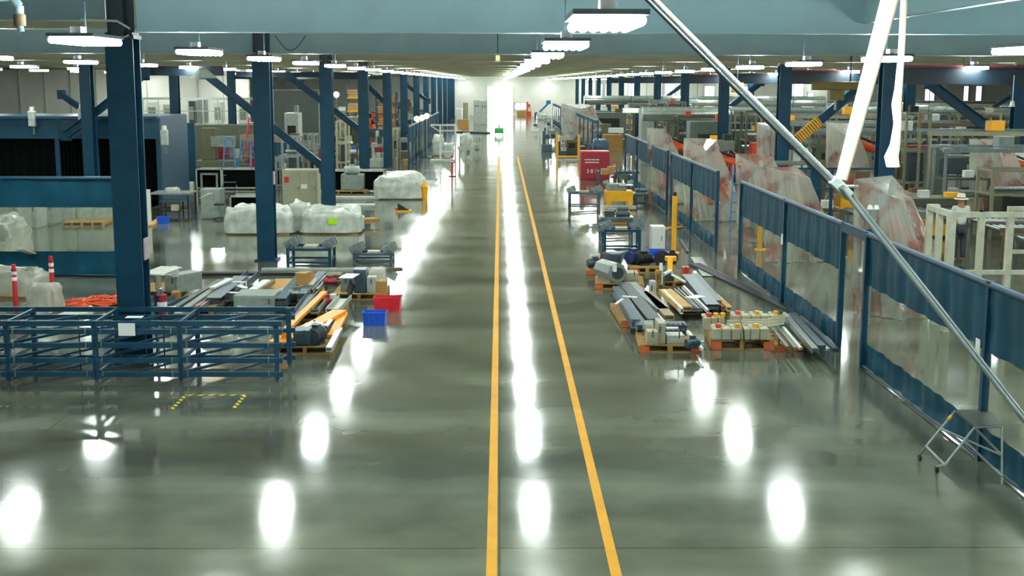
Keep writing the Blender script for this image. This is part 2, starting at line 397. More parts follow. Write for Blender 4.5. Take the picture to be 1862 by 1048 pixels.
for i, (px, py) in enumerate([(370, 142), (1750, 148)]):
    p = PY(px, py, 40.0)
    r = thing('dome_light', ['round dome light behind the diagonal brace at left', 'wide dome light under the dark crane beam at right'][i], 'ceiling light', p)
    s = MB(); s.cyl((0, 0, .0), (0, 0, .28), .42 if i == 0 else .75, .12, n=20, cap=False); s.build('reflector', LGREY, r)
    MB().cyl((0, 0, .02), (0, 0, .05), .36 if i == 0 else .68, n=20).build('lamp', GLOW if i == 0 else WINL, r)
    MB().cyl((0, 0, .28), (0, 0, 6.75-p.z), .01, n=5).build('cord', DARK, r)
# ================================================================== BUILDERS FOR THINGS ON THE FLOOR
def frame_px(x0, x1, yb, yt, z0=0.0):
    """front face of a thing: left/right/base/top in the photo, base at height z0 -> origin, width, height"""
    a = G((x0+x1)/2, yb, z0); s = a.y/F_
    return a, (x1-x0)*s, (yb-yt)*s*1.01
def cabinet(label, x0, x1, yb, yt, dep, m, cat='cabinet', name='cabinet', z0=0.0, doors=1, rz=0, feet=False, labelm=None, holes=False):
    o, w, h = frame_px(x0, x1, yb, yt, z0)
    r = thing(name, label, cat, o, rz)
    zb = .08 if feet else 0
    MB().box(0, dep/2, zb, w, dep, h-zb).build('body', m, r, bevel=.012)
    dw = (w-.06)/doors
    for k in range(doors):
        d_ = MB().box(0, 0, 0, dw-.02, .02, h-zb-.08).build('door', m, r, bevel=.006, loc=(-w/2+.03+dw*(k+.5), -.008, zb+.04))
        MB().box(dw/2-.07, -.02, (h-zb)*.45, .02, .03, .12).build('handle', DGREY, d_)
    if feet:
        for sx in (-1, 1): MB().box(sx*(w/2-.06), dep/2, 0, .08, dep*.9, zb).build('foot', BLACK, r)
    if labelm:
        MB().box(w*.12, -.022, h*.55, min(.22, w*.4), .004, min(.16, h*.2)).build('paper_label', labelm, r)
    if holes:
        hh = MB()
        for sx in (-1, 1): hh.box(sx*w*.18, -.02, h*.72, .1, .01, .22)
        hh.build('door_window', BLACK, r)
    return r
def carton(label, x0, x1, yb, yt, dep, z0=0.0, rz=0, m=CARD, tilt=0):
    o, w, h = frame_px(x0, x1, yb, yt, z0); r = thing('cardboard_box', label, 'box', o, rz)
    if tilt: r.rotation_euler = (0, tilt, rz)
    MB().box(0, dep/2, 0, w, dep, h).build('carton', m, r)
    MB().box(0, dep/2, h, .05, dep+.002, .003).build('tape', WOOD2, r)
    f = MB(); f.box(-w/2+.0, dep/2, h, w*.02, dep, .01); f.box(w/2, dep/2, h, w*.02, dep, .01); f.build('flap_edges', CARD, r)
    return r
def bin_(label, x0, x1, yb, yt, dep, m, z0=0.0, rz=0):
    o, w, h = frame_px(x0, x1, yb, yt, z0); r = thing('storage_bin', label, 'plastic bin', o, rz); t = .015; s = MB()
    s.box(0, dep/2, 0, w*.94, dep*.94, t)
    a, b_ = w*.47, dep*.47; A, B_ = w/2, dep/2
    for (x_a, y_a, x_b, y_b, X_a, Y_a, X_b, Y_b) in ((-a, -b_, a, -b_, -A, -B_, A, -B_), (a, -b_, a, b_, A, -B_, A, B_), (a, b_, -a, b_, A, B_, -A, B_), (-a, b_, -a, -b_, -A, B_, -A, -B_)):
        k = (A-t)/A; j = (B_-t)/B_
        vs = [(x_a, y_a+dep/2, 0), (x_b, y_b+dep/2, 0), (X_b, Y_b+dep/2, h), (X_a, Y_a+dep/2, h), (x_a*k, y_a*j+dep/2, t), (x_b*k, y_b*j+dep/2, t), (X_b*k, Y_b*j+dep/2, h), (X_a*k, Y_a*j+dep/2, h)]
        s.add(vs, [(0, 1, 2, 3), (7, 6, 5, 4), (3, 2, 6, 7), (0, 3, 7, 4), (1, 5, 6, 2)])
    s.build('tub', m, r)
    e = MB()
    for (x, y, sx, sy) in ((0, 0, w+.03, .03), (0, dep, w+.03, .03), (-w/2, dep/2, .03, dep), (w/2, dep/2, .03, dep)): e.box(x, y, h-.03, sx, sy, .03)
    e.build('rim', m, r)
    rb = MB()
    for k in (-1, 0, 1): rb.box(k*w*.25, -.0, .05, .02, .03, h-.1)
    rb.build('ribs', m, r)
    return r
PALN = 0
def pallet(label, o, w, L_, rz=0, h=.135, m=WOOD, blocks=None, group='wooden pallets'):
    r = thing('wooden_pallet', label, 'pallet', o, rz)
    n = max(5, int(L_/.16)); st = L_/n
    t = MB()
    for k in range(n): t.box(0, st*(k+.5), h-.02, w, st*.78, .02)
    t.build('deck_boards', m, r)
    s = MB()
    for k in (-1, 0, 1): s.box(k*(w/2-.03), L_/2, .02, .06 if blocks is None else .09, L_, h-.04)
    s.build('stringers', m, r)
    q = MB()
    for k in (.06, L_/2, L_-.06): q.box(0, k, 0, w, .1, .02)
    q.build('bottom_boards', m, r)
    if blocks:
        for sx in (-1, 1): MB().box(sx*(w/2-.09), -.012, .005, .17, .02, h*.75).build('end_block', blocks, r)
    return r
def palpx(label, x0, x1, yb, L_, rz=0, blocks=None, h=.135):
    a, c = G(x0, yb), G(x1, yb); return pallet(label, (a+c)/2, (c-a).length, L_, rz, h, blocks=blocks)
ORB = mat('reddish pallet block', 'b4532a', .7, 0, .2)
def channel(label, a, b_, w=.15, h=.1, m=SLATE, kind='c', name='steel_channel', cat='steel beam', band=None):
    r = thing(name, label, cat, a); d_ = b_-a
    if kind == 'c': pr = [(-w/2, -h/2), (w/2, -h/2), (w/2, h/2), (w/2-.015, h/2), (w/2-.015, -h/2+.015), (-w/2+.015, -h/2+.015), (-w/2+.015, h/2), (-w/2, h/2)]
    elif kind == 'u': pr = [(-w/2, h/2), (-w/2, -h/2), (-w/2+.015, -h/2), (-w/2+.015, h/2-.015), (w/2-.015, h/2-.015), (w/2-.015, -h/2), (w/2, -h/2), (w/2, h/2)]
    elif kind == 'i': pr = Hprof(w, h, .018, .018)
    elif kind == 't': pr = [(-w/2, -h/2), (w/2, -h/2), (w/2, h/2), (-w/2, h/2)]
    elif kind == 'o': pr = [(w/2*math.cos(2*PI*i/12), w/2*math.sin(2*PI*i/12)) for i in range(12)]
    MB().extr(pr, (0, 0, 0), d_).build('bar', m, r)
    if band:
        u = d_.normalized()
        MB().bar(d_*.45, d_*.45+u*.12, w+.02, h+.02).build('tape_band', band, r)
    e = MB(); u = d_.normalized(); e.bar(-u*.002, u*.03, w*.8, h*.5); e.build('end_fitting', DGREY if m is not DGREY else GALV, r)
    return r
def sheetpile(label, a, b_, w, t, m, name='board', cat='board'):
    r = MB(); d_ = b_-a; r.bar((0, 0, 0), d_, w, t); o = r.build(name, m, loc=a, bevel=.004); tag(o, label, cat); return o
def motor(label, o, L_, r_, ang, m, name='electric_motor'):
    r = thing(name, label, 'motor', o, ang)
    MB().cyl((-L_/2, 0, r_+.03), (L_/2, 0, r_+.03), r_, n=16).build('casing', m, r)
    f = MB()
    for k in range(6): f.cyl((-L_*.35+k*L_*.13, 0, r_+.03), (-L_*.35+k*L_*.13+.015, 0, r_+.03), r_*1.12, n=16)
    f.build('cooling_fins', m, r)
    MB().cyl((L_/2, 0, r_+.03), (L_/2+.1, 0, r_+.03), r_*.25, n=10).build('shaft', GALV, r)
    MB().box(0, 0, 0, L_*.7, r_*1.6, .04).build('foot', DGREY, r)
    MB().box(0, 0, 2*r_+.02, L_*.35, r_*.9, .07).build('terminal_box', m, r)
    return r
def stand(label, x0, x1, yb, yt, dep, m, cat='tool stand', rz=0, top='v', tm=GALV):
    o, w, h = frame_px(x0, x1, yb, yt); r = thing('conveyor_stand', label, cat, o, rz); lh = h*.72
    for sx in (-1, 1):
        for y in (0, dep):
            MB().box(0, 0, 0, .07, .07, lh).build('leg', m, r, loc=(sx*(w/2-.05), y, 0))
    k = MB()
    for y in (0, dep):
        k.box(0, y, h*.12, w-.1, .04, .05); k.box(0, y, lh-.07, w-.1, .05, .06)
    for sx in (-1, 1): k.box(sx*(w/2-.05), dep/2, h*.2, .04, dep, .05); k.box(sx*(w/2-.05), dep/2, lh-.07, .05, dep, .06)
    k.build('cross_rails', m, r)
    if top == 'v':
        for sx in (-1, 1):
            g = MB(); g.bar((-.16, -.15, .0), (.16, -.15+.0, .14), .04, .2); g.bar((-.16, .25, .0), (.16, .25, .14), .04, .2); g.box(0, .05, -.02, .25, .5, .05); g.cyl((0, -.2, .06), (0, .3, .06), .06)
            g.build('roller_head', tm, r, loc=(sx*(w/2-.1), dep/2-.1, lh+.02))
        MB().box(0, dep/2, lh*.75, w*.3, dep*.5, lh*.3).build('control_box', BEIGE, r, bevel=.01)
    else:
        MB().box(0, dep/2, lh, w, dep, .05).build('top_plate', tm, r)
        g = MB(); g.box(-w*.2, dep/2, lh+.05, w*.3, dep*.6, h-lh-.05); g.cyl((w*.0, dep*.4, lh+.12), (w*.4, dep*.4, lh+.12), .09); g.build('tooling', DGREY, r)
    return r
def wrapped(label, x0, x1, yb, yt, dep, m=WRAP, seed=0, lumps=.06, rz=0, under=True, cat='wrapped bundle', tag_=None, z0=0):
    o, w, h = frame_px(x0, x1, yb, yt, z0); r = thing('wrapped_bundle', label, cat, o, rz)
    nu, nv = 40, 14; vs = []; fs = []; rnd = Vector((seed*7.3, seed*3.1, seed))
    for j in range(nv+1):
        t = j/nv; ph = t*PI/2
        for i in range(nu):
            a = 2*PI*i/nu; e = .32
            cx = math.copysign(abs(math.cos(a))**e, math.cos(a)); cy = math.copysign(abs(math.sin(a))**e, math.sin(a))
            rr = max(0, math.cos(ph))**.28; zz = math.sin(ph)**.5
            p = Vector((cx*rr*w/2, cy*rr*dep/2, zz*h*.93))
            k = noise.noise(p*3.2+rnd)*lumps+abs(noise.noise(p*7+rnd))*lumps*.5
            p.x += cx*k*.8; p.y += cy*k; p.z += k*1.3*(t > .1)
            vs.append((p.x, p.y+dep/2, max(0.06, p.z+.06)))
    for j in range(nv):
        for i in range(nu): fs.append((j*nu+i, j*nu+(i+1) % nu, (j+1)*nu+(i+1) % nu, (j+1)*nu+i))
    fs.append(tuple(range(nv*nu, nv*nu+nu)))
    MB().add(vs, fs).build('plastic_film', m, r)
    if under: MB().box(0, dep/2, 0, w*.9, dep*.9, .07).build('base_board', WOOD, r)
    if tag_: MB().box(w*.05, -.035, h*.42, w*.16, .01, h*.28).build('label_sheet', tag_, r)
    return r
def drape(label, top, foot, m=SHEET, seed=0, name='plastic_cover', cat='plastic cover', folds=9):
    """sheet thrown over something: top = [(x,y,z)] closed outline, foot = [(x,y,z)] same count"""
    n = 144; k = len(top); o = Vector((sum(p[0] for p in foot)/k, sum(p[1] for p in foot)/k, 0)); vs = []; fs = []
    def samp(P, t):
        t = t % 1*k; i = int(t); f = t-i; a, b_ = Vector(P[i]), Vector(P[(i+1) % k]); return a.lerp(b_, f)
    c = sum((Vector(p) for p in top), Vector())/k
    rings = 16
    for j in range(rings+1):
        s = j/rings
        for i in range(n):
            t = i/n; a = samp(top, t); b_ = samp(foot, t)
            if j == 0: p = a
            else:
                p = a.lerp(b_, s); p.z -= .18*math.sin(s*PI)*(a.z-b_.z)*.5
                d_ = (b_-c); d_.z = 0; d_.normalize()
                amp = .16*s*(1 if s < .9 else .8)
                rg = lambda q: 1-2*abs(math.sin(q))**.6
                p = p+d_*(amp*rg(PI*t*folds+seed+s*.6)+amp*.55*rg(PI*t*folds*2.7+seed*2+s*1.5)+noise.noise(p*1.5+Vector((seed, 0, 0)))*.3*s)
            vs.append(p-o)
    for j in range(rings):
        for i in range(n): fs.append((j*n+i, j*n+(i+1) % n, (j+1)*n+(i+1) % n, (j+1)*n+i))
    vs.append(c-o-Vector((0, 0, .16)))
    for i in range(n): fs.append((len(vs)-1, (i+1) % n, i))
    ob = MB().add(vs, fs).build(name, m, loc=o); tag(ob, label, cat); return ob
def robot(label, o, s=1.0, rz=0, pose=(1.0, .6, .9), m=ORANGE):
    r = thing('robot_arm', label, 'industrial robot', o, rz)
    MB().cyl((0, 0, 0), (0, 0, .45*s), .34*s, .26*s, 18).build('pedestal', DGREY, r)
    sh = Vector((0, 0, .75*s)); MB().cyl((0, 0, .45*s), (0, 0, .8*s), .27*s, .24*s, 18).build('turret', m, r)
    el = sh+Vector((math.sin(pose[0])*.35, 0, math.cos(pose[0]*.4)))*1.05*s
    l = MB(); l.bar(sh, el, .2*s, .28*s); l.cyl(sh+Vector((0, -.2*s, 0)), sh+Vector((0, .2*s, 0)), .2*s); l.cyl(el+Vector((0, -.17*s, 0)), el+Vector((0, .17*s, 0)), .17*s); l.build('lower_arm', m, r)
    wr_ = el+Vector((math.cos(pose[1]), 0, -math.sin(pose[1])*.6))*1.0*s
    MB().cyl(el, wr_, .13*s, .08*s, 14).build('upper_arm', m, r)
    MB().cyl(el-(wr_-el)*.3, el, .15*s, .15*s, 14).build('drive_motor', BLACK, r)
    w2 = wr_+Vector((.1, 0, -.25))*s; MB().cyl(wr_, w2, .08*s, .06*s, 12).build('wrist', DGREY, r)
    cb = [sh+Vector((0, -.25*s, .1*s)), el+Vector((-.15*s, -.2*s, .25*s)), wr_+Vector((0, -.1*s, .15*s))]
    MB().tube(cb, .03*s).build('cable', BLACK, r)
    return r
def screen(name, posts, z_top, label, x=None, spans=None, feet=True, along='y', y=None, labs=None, clearz=(.45, 1.4)):
    """row of navy curtain screens. posts = list of sections, each a list of coordinates along the row; every bay between posts is one screen panel"""
    out = []
    for si, sec in enumerate(posts):
        for k in range(len(sec)-1):
            a, b_ = sec[k], sec[k+1]
            lab = labs.pop(0)
            L_ = abs(b_-a); r = thing('welding_screen', lab, 'curtain screen', (x, a, 0) if along == 'y' else (a, y, 0), PI/2 if (along == 'y') else 0, 'navy curtain screens')
            if b_ < a: r.rotation_euler = (0, 0, (-PI/2 if along == 'y' else PI))
            last = (k == len(sec)-2)
            MB().box(0, 0, 0, .09, .09, z_top).build('post', BLUE, r)
            if last: MB().box(0, 0, 0, .09, .09, z_top).build('post', BLUE, r, loc=(L_, 0, 0))
            MB().cyl((0, 0, z_top-.05), (L_, 0, z_top-.05), .05, n=10).build('top_rail', BLUE, r)
            def cloth(z0, z1, amp, off=0, m=CURT, nm='curtain', sag=0):
                nx, nz = 60, 8; vs = []; fs = []; sd = a*3.1
                for j in range(nz+1):
                    for i in range(nx+1):
                        u, v = i/nx, j/nz; xx = .05+(L_-.1)*u
                        yy = amp*(math.sin(u*37+sd)*(1-v*.5)+.6*math.sin(u*71+2*sd)+noise.noise(Vector((u*6, v*2, sd)))*1.8)*(1 if m is CURT else .5)
                        zz = z0+(z1-z0)*v
                        if sag: yy += sag*math.sin(u*PI)*math.sin(v*PI); zz -= 0
                        vs.append((xx, yy+off, zz))
                for j in range(nz):
                    for i in range(nx): q = j*(nx+1)+i; fs.append((q, q+1, q+nx+2, q+nx+1))
                MB().add(vs, fs).build(nm, m, r)
            c0, c1 = clearz
            cloth(c1, z_top-.03, .018, nm='upper_curtain'); cloth(c0, c1, .02, m=CLEAR, nm='clear_window'); cloth(.06, c0, .02, nm='lower_curtain', sag=.035)
            MB().cyl((0, 0, .04), (L_, 0, .04), .02, n=6).build('bottom_rail', BLUE, r)
            out.append(r)
    return out

# ================================================================== LEFT SIDE, NEAR
# blue tiered rack frames
RK = []
zt = .96
A0 = G(-200, 700); y0 = 19.45; dep = 1.15
xs = [G(px, 700).x for px in (-155, 6, 167, 323, 500)]
def rack(x0, x1, label, last=False):
    w = x1-x0; r = thing('rack_frame', label, 'steel rack', (x0, y0, 0))
    for (x, y) in ((0, 0), (0, dep))+(((w, 0), (w, dep)) if last else ()):
        p = MB(); p.box(0, 0, .03, .075, .075, zt-.03); p.box(0, 0, 0, .05, .05, .04); p.build('post', RACKB, r, loc=(x, y, 0))
    for t, z in enumerate((.12, .34, .58, .80, .93)):
        for y in (0, dep):
            m_ = MB(); m_.extr([(-.02, -.04), (.02, -.04), (.02, .04), (-.02, .04)], (0.02, y-.045 if y == 0 else y+.045, z), (w+(.1 if last else 0), y-.045 if y == 0 else y+.045, z))
            m_.build('rail', RACKB, r)
        if t < 4:
            s = MB(); s.bar((.06, 0, z+.03), (w*.55, dep, z+.03), .05, .04); s.bar((w*.5, 0, z+.03), (w-.03, dep, z+.03), .03, .03)
            s.build('slide_bars', RACKB, r)
    e = MB()
    for z in (.12, .34, .58, .8, .93): e.box(0, dep/2, z-.03, .04, dep, .05)
    e.build('side_rails', RACKB, r)
    if not last: MB().cyl((w*.75, .3, .1), (w*.75, .3, .95), .012).build('rod', DARK, r)
    b_ = MB()
    for z in (.12, .34, .58, .8):
        for q in (.12, w-.12): b_.box(q, -.075, z-.03, .015, .02, .09)
    b_.build('clips', GALV, r)
    return r
rack(xs[0], xs[1], 'blue tiered steel rack frame cut off by the left edge')
rack(xs[1], xs[2], 'blue tiered steel rack frame in front of the red delineator posts')
rack(xs[2], xs[3], 'blue tiered steel rack frame with a white paper notice')
rack(xs[3], xs[4], 'blue tiered steel rack frame nearest the orange pallet', last=True)
o = MB().box(0, 0, 0, .26, .004, .2).build('paper_notice', PAPER, loc=(G(231, 611).x+.42, y0-.07, .76)); tag(o, 'white paper notice taped on the front of the blue rack', 'notice')
o.location = PY(231, 611, y0-.09)
o = MB().box(0, 0, 0, .26, .17, .004).build('paper_sheet', PAPER, loc=PY(245, 586, y0+.25)); tag(o, 'white sheet of paper lying on top of the blue rack', 'paper')
o.location.z = .975
def delineator(label, px, yb, yt):
    o, w, h = frame_px(px-10, px+10, yb, yt); r = thing('delineator_post', label, 'delineator', o)
    MB().cyl((0, 0, 0), (0, 0, .04), .2, .18, 8).build('rubber_base', BLACK, r)
    MB().cyl((0, 0, .04), (0, 0, h), .052, .04, 12).build('red_tube', RED, r)
    for z in (.80, .68): MB().cyl((0, 0, h*z), (0, 0, h*z+.07), .052, n=12).build('white_band', PAPER, r)
    MB().cyl((0, 0, h-.14), (0, 0, h-.08), .055, .05, 12).build('grip', RED2, r)
delineator('red and white delineator post farther left, behind the racks', 30, 572, 480)
delineator('red and white delineator post with black base behind the racks', 97, 557, 465)
delineator('small red delineator post by the white frame stand', 822, 321, 283)
# left screen across the hall
YL = 30.2
screen('welding_screen', [[-21.5, -15.2, G(243, 505).x+.15]], 2.42, '', y=YL, along='x', labs=['navy curtain screen cut off by the left edge', 'navy curtain screen with clear middle behind the red delineators'], clearz=(.62, 1.68))
# floor channels / track
def strip(label, pa, pb, w, m, h=.04):
    a, b_ = G(*pa), G(*pb); r = thing('floor_track', label, 'floor track', (a+b_)/2); d_ = (b_-a)/2
    MB().bar(-d_+Vector((0, 0, h/2)), d_+Vector((0, 0, h/2)), w, h).build('track', m, r)
    u = d_.normalized(); n_ = Vector((-u.y, u.x, 0))
    MB().bar(-d_+n_*w*.5+Vector((0, 0, h+.004)), d_+n_*w*.5+Vector((0, 0, h+.004)), .02, .015).build('edge_strip', GALV, r)
    return r
strip('black cable track on the floor behind the left pallets', (-20, 503), (545, 500), .26, BLACK, .07)
strip('pale metal strip on the floor in front of the tool stands', (476, 491), (700, 491), .1, LGREY)
strip('dark rail stub on the floor near the bright reflections', (690, 493), (731, 490), .1, BRZ)
strip('black cable track running along the right curtain screens', (1262, 482), (1478, 585), .28, BLACK, .05)
strip('thin dark cable on the floor behind the yellow bollard', (1236, 438), (1250, 460), .06, BLACK, .04)
# column 1 items
o = thing('fire_extinguisher', 'red fire extinguisher beside the nearest left column', 'fire extinguisher', G(277, 600)+Vector((0, 0, 0)))
MB().cyl((0, 0, 0), (0, 0, .42), .085, n=14).build('cylinder', RED2, o); MB().cyl((0, 0, .15), (0, 0, .3), .088, n=14).build('label_band', PAPER, o)
v = MB(); v.cyl((0, 0, .42), (0, 0, .5), .03); v.box(0, 0, .5, .04, .14, .03); v.build('valve', GALV, o)
o.location = (XL+.34, 21.45, .62)
MB().box(-.1, 0, -.62, .03, .12, 1.1).build('mount_bracket', BLUE, o)
o = MB().box(0, 0, 0, .02, .3, .36).build('wrap_sheet', PINK, loc=(XL+.245, 21.0, 1.72)); tag(o, 'pinkish wrap sheet stuck on the side of the nearest left column', 'sheet')
for (lab, px, py) in (('pinkish notice on the column behind the plastic-wrapped bundles', 503, 345),):
    o = MB().box(0, 0, 0, .02, .26, .34).build('wrap_sheet', PINK, loc=(XL+.235, 33.2, 2.0)); tag(o, lab, 'sheet')
# draped / wrapped objects far left
wrapped('clear plastic covered machine at the left edge behind the red delineator', -70, 62, 545, 497, 1.2, SHEET, 3, .1, cat='covered machine')
wrapped('low clear plastic heap on the floor beside the red delineator', 40, 90, 575, 527, 1.0, SHEET, 8, .1, under=False, cat='plastic heap')
wrapped('clear plastic covered heap behind the left curtain screen', -80, 24, 470, 400, 1.6, SHEET, 5, .12, cat='covered machine')
channel('pale grey beam leaning behind the left curtain screen', G(74, 466), G(34, 452, 1.35)+Vector((0, 0, 0)), .14, .05, LGREY, 't')
wood = MB(); wood.box(0, 0, 0, .3, .25, .2); o = wood.build('wood_block', WOOD, loc=G(226, 541)); tag(o, 'small wooden block left of the nearest column', 'wood block')
# orange cables
for i, (px, py, lab) in enumerate([(158, 557, 'orange cable coil behind the blue rack, left one'), (190, 552, 'orange cable heap behind the blue rack, right one')]):
    pts = []; c = G(px, py)
    for k in range(60):
        a = k*.55; rr = .28+.18*math.sin(k*1.7+i); pts.append(Vector((rr*1.4*math.cos(a), rr*math.sin(a), .03+.01*(k % 7)+.02*i)))
    o = MB().tube(pts, .022, 6).build('cable_coil', ORANGE, loc=c); tag(o, lab, 'cable')
sheetpile('white board lying behind the blue rack', G(112, 560, .03), G(165, 556, .03), .5, .04, WHITE)
sheetpile('pale blue grey board lying behind the racks', G(122, 576, .04), G(150, 566, .04), .5, .05, LGREY)
sheetpile('pale narrow board lying behind the rack with the notice', G(180, 577, .04), G(222, 569, .04), .2, .05, WHITE)
sheetpile('brown plank lying near the white boards behind the racks', G(205, 580, .04), G(232, 560, .04), .12, .05, WOOD)
# ---- pallet A
zP = .135
palpx('wooden pallet with grey cabinet right of the nearest left column', 262, 322, 541, 1.3, .15)
cabinet('grey metal cabinet leaning on the pallet by the nearest column', 296, 326, 533, 500, .8, GREY, z0=zP, rz=-.5)
cabinet('narrow beige machine post on the pallet by the nearest column', 282, 292, 534, 496, .12, BEIGE, z0=zP, name='machine_post', cat='machine part')
sheetpile('pale plastic board on top of the beige machine post', G(276, 500, .75), G(312, 486, .8), .5, .03, LGREY)
sheetpile('orange wood plank on the right edge of the first left pallet', G(318, 541, .1), G(336, 512, .14), .16, .2, WOOD, name='wood_plank', cat='plank')
wrapped('white paper wrapped part on the grey cabinet', 312, 324, 509, 488, .15, WRAP, 12, .03, under=False, z0=.45, cat='wrapped part')
# ---- beams pile B
palpx('wooden pallet under the long grey beams beside the blue racks', 300, 385, 574, 1.9, -.03)
Z = .19
beams = [((300, 575), (400, 513), .12, .12, DGREY, 't', 'long dark grey steel beam nearest the racks in the left beam pile'),
         ((322, 576), (415, 510), .14, .12, GREY, 'u', 'long grey channel beam in the middle of the left beam pile'),
         ((345, 574), (432, 508), .10, .10, GALV, 'c', 'long galvanised channel in the left beam pile'),
         ((388, 549), (438, 508), .30, .16, SLATE, 'i', 'slate blue I-beam in the left beam pile'),
         ((408, 542), (462, 497), .30, .16, SLATE, 'c', 'second slate blue steel channel, reaching highest in the left beam pile'),
         ((285, 562), (330, 541), .3, .12, SLATE, 'c', 'short dark steel plate behind the blue racks')]
for (pa, pb, w, h, m, k, lab) in beams:
    channel(lab, G(*pa, Z), G(*pb, Z), w, h, m, k, band=PAPER if 'highest' in lab else None)
sheetpile('white long board edge on the left beam pile', G(386, 524, .3), G(418, 508, .3), .14, .04, WHITE)
sheetpile('brown wooden plank beside the slate I-beam', G(380, 541, .2), G(436, 508, .2), .22, .06, WOOD, name='wood_plank', cat='plank')
sheetpile('white strap loop lying on the slate beams', G(416, 532, .42), G(434, 533, .42), .08, .02, PAPER, name='strap', cat='strap')
sheetpile('small white paper roll on the dark beams', G(434, 519, .36), G(446, 524, .36), .12, .02, PAPER, name='paper', cat='paper')
sheetpile('crumpled white paper behind the racks, left of the beams', G(295, 562, .3), G(320, 561, .3), .22, .05, PAPER, name='paper', cat='paper')
sheetpile('red plastic strip under the left beam pile', G(358, 559, .2), G(372, 551, .2), .14, .06, RED2, name='red_strip', cat='plastic strip')
sheetpile('white long board on brown plank, centre of the left pile', G(458, 529, .32), G(485, 511, .32), .18, .05, WHITE)
sheetpile('brown plank under the white board, centre of the left pile', G(462, 534, .2), G(490, 512, .2), .26, .1, WOOD, name='wood_plank', cat='plank')
cabinet('flat grey metal enclosure between the beam piles', 425, 500, 573, 537, .8, GREY, name='metal_enclosure', cat='enclosure')
sheetpile('brown plywood sheet by the grey enclosure', G(490, 533, .05), G(520, 508, .05), .5, .03, CARD, name='plywood_sheet', cat='board')
# inside the racks seen objects
for i, (px, py) in enumerate([(440, 571), (418, 602), (480, 601), (410, 622), (455, 617), (375, 617), (505, 540)]):
    wrapped('%s small white wrapped part lying behind the right rack frames' % ORD[i], px-10, px+10, py+4, py-8, .25, WRAP, 20+i, .03, under=False, cat='wrapped part')
# ---- pallet D
palpx('wooden pallet with cardboard box and dark pipes, middle left', 505, 584, 553, 1.35, .08)
carton('brown cardboard box with white side on the middle left pallet', 536, 560, 528, 497, .35, z0=.2, rz=-.35)
sheetpile('white panel stuck on the cardboard box side', G(556, 520, .3), G(564, 506, .42), .3, .02, WHITE)
channel('dark blue steel tube across the middle left pallet', G(510, 552, .22), G(545, 510, .22), .22, .2, SLATE, 'u')
channel('dark grey steel channel right of the cardboard box', G(548, 541, .24), G(586, 500, .24), .2, .16, SLATE, 'i')
channel('pale aluminium profile on the right of the middle left pallet', G(565, 530, .24), G(590, 504, .24), .1, .1, ALU, 't')
channel('second pale aluminium profile at the pallet edge', G(576, 528, .2), G(590, 513, .2), .06, .07, ALU, 't')
motor('tangled grey motor part on the front of the middle left pallet', G(540, 543, .15), .4, .08, .5, GALV)
sheetpile('white hooked plastic piece left of the dark blue tube', G(495, 540, .3), G(503, 550, .1), .08, .03, PAPER, name='plastic_piece', cat='plastic piece')
# ---- pallet E
palpx('wooden pallet with tall dark blue box near the red bin', 605, 700, 546, 1.25, 0)
cabinet('tall dark blue machine box standing on the pallet by the red bin', 643, 666, 533, 490, .4, SLATE, z0=zP, name='machine_box', cat='machine box')
cabinet('grey oval housing left of the dark blue box', 619, 637, 531, 503, .25, GREY, z0=zP, name='motor_housing', cat='machine part')
sheetpile('white paper on the grey oval housing', G(628, 506, .62), G(642, 498, .62), .3, .01, PAPER, name='paper', cat='paper')
cabinet('pale grey carton right of the tall dark blue box', 667, 684, 533, 504, .3, LGREY, z0=zP, name='machine_box', cat='box')
carton('brown cardboard box at the right end of the pallet by the red bin', 682, 702, 533, 512, .35, z0=zP)
wrapped('clear plastic sack behind the tall dark blue box', 668, 702, 520, 492, .4, SHEET, 31, .05, z0=zP, under=False, cat='plastic sack')
channel('dark curved panel leaning left of the tall blue box', G(634, 534, .15), G(642, 512, .45), .05, .2, DGREY, 't')
cabinet('low brown metal heap behind the dark pipes', 590, 620, 520, 500, .5, BRZ, name='scrap_part', cat='machine part')
motor('dark red motor part behind the middle left pallet', G(600, 520, .16), .3, .07, .2, RED2)
# ---- pallet F
palpx('wooden pallet with slanted grey panels above the orange frame', 533, 626, 583, 1.25, .05)
for i, (a, b_, w, m, lab) in enumerate([((532, 583, .3), (570, 532, .3), .22, SLATE, 'slate curved panel at the left of the panel pallet'), ((562, 566, .25), (582, 540, .25), .26, DGREY, 'dark blue grey panel in the middle of the panel pallet'), ((572, 566, .3), (590, 542, .3), .16, GREY, 'grey panel right of the dark panel'), ((604, 565, .28), (628, 540, .34), .26, LGREY, 'pale grey tray at the right of the panel pallet')]):
    channel(lab, G(*a), G(*b_), w, .1, m, 'c', name='metal_tray', cat='metal tray')
motor('dark red motor on the panel pallet', G(598, 558, .17), .3, .08, .6, RED2)
wrapped('white paper wad beside the dark red motor', 598, 612, 556, 540, .15, WRAP, 40, .02, under=False, z0=.2, cat='paper wad')
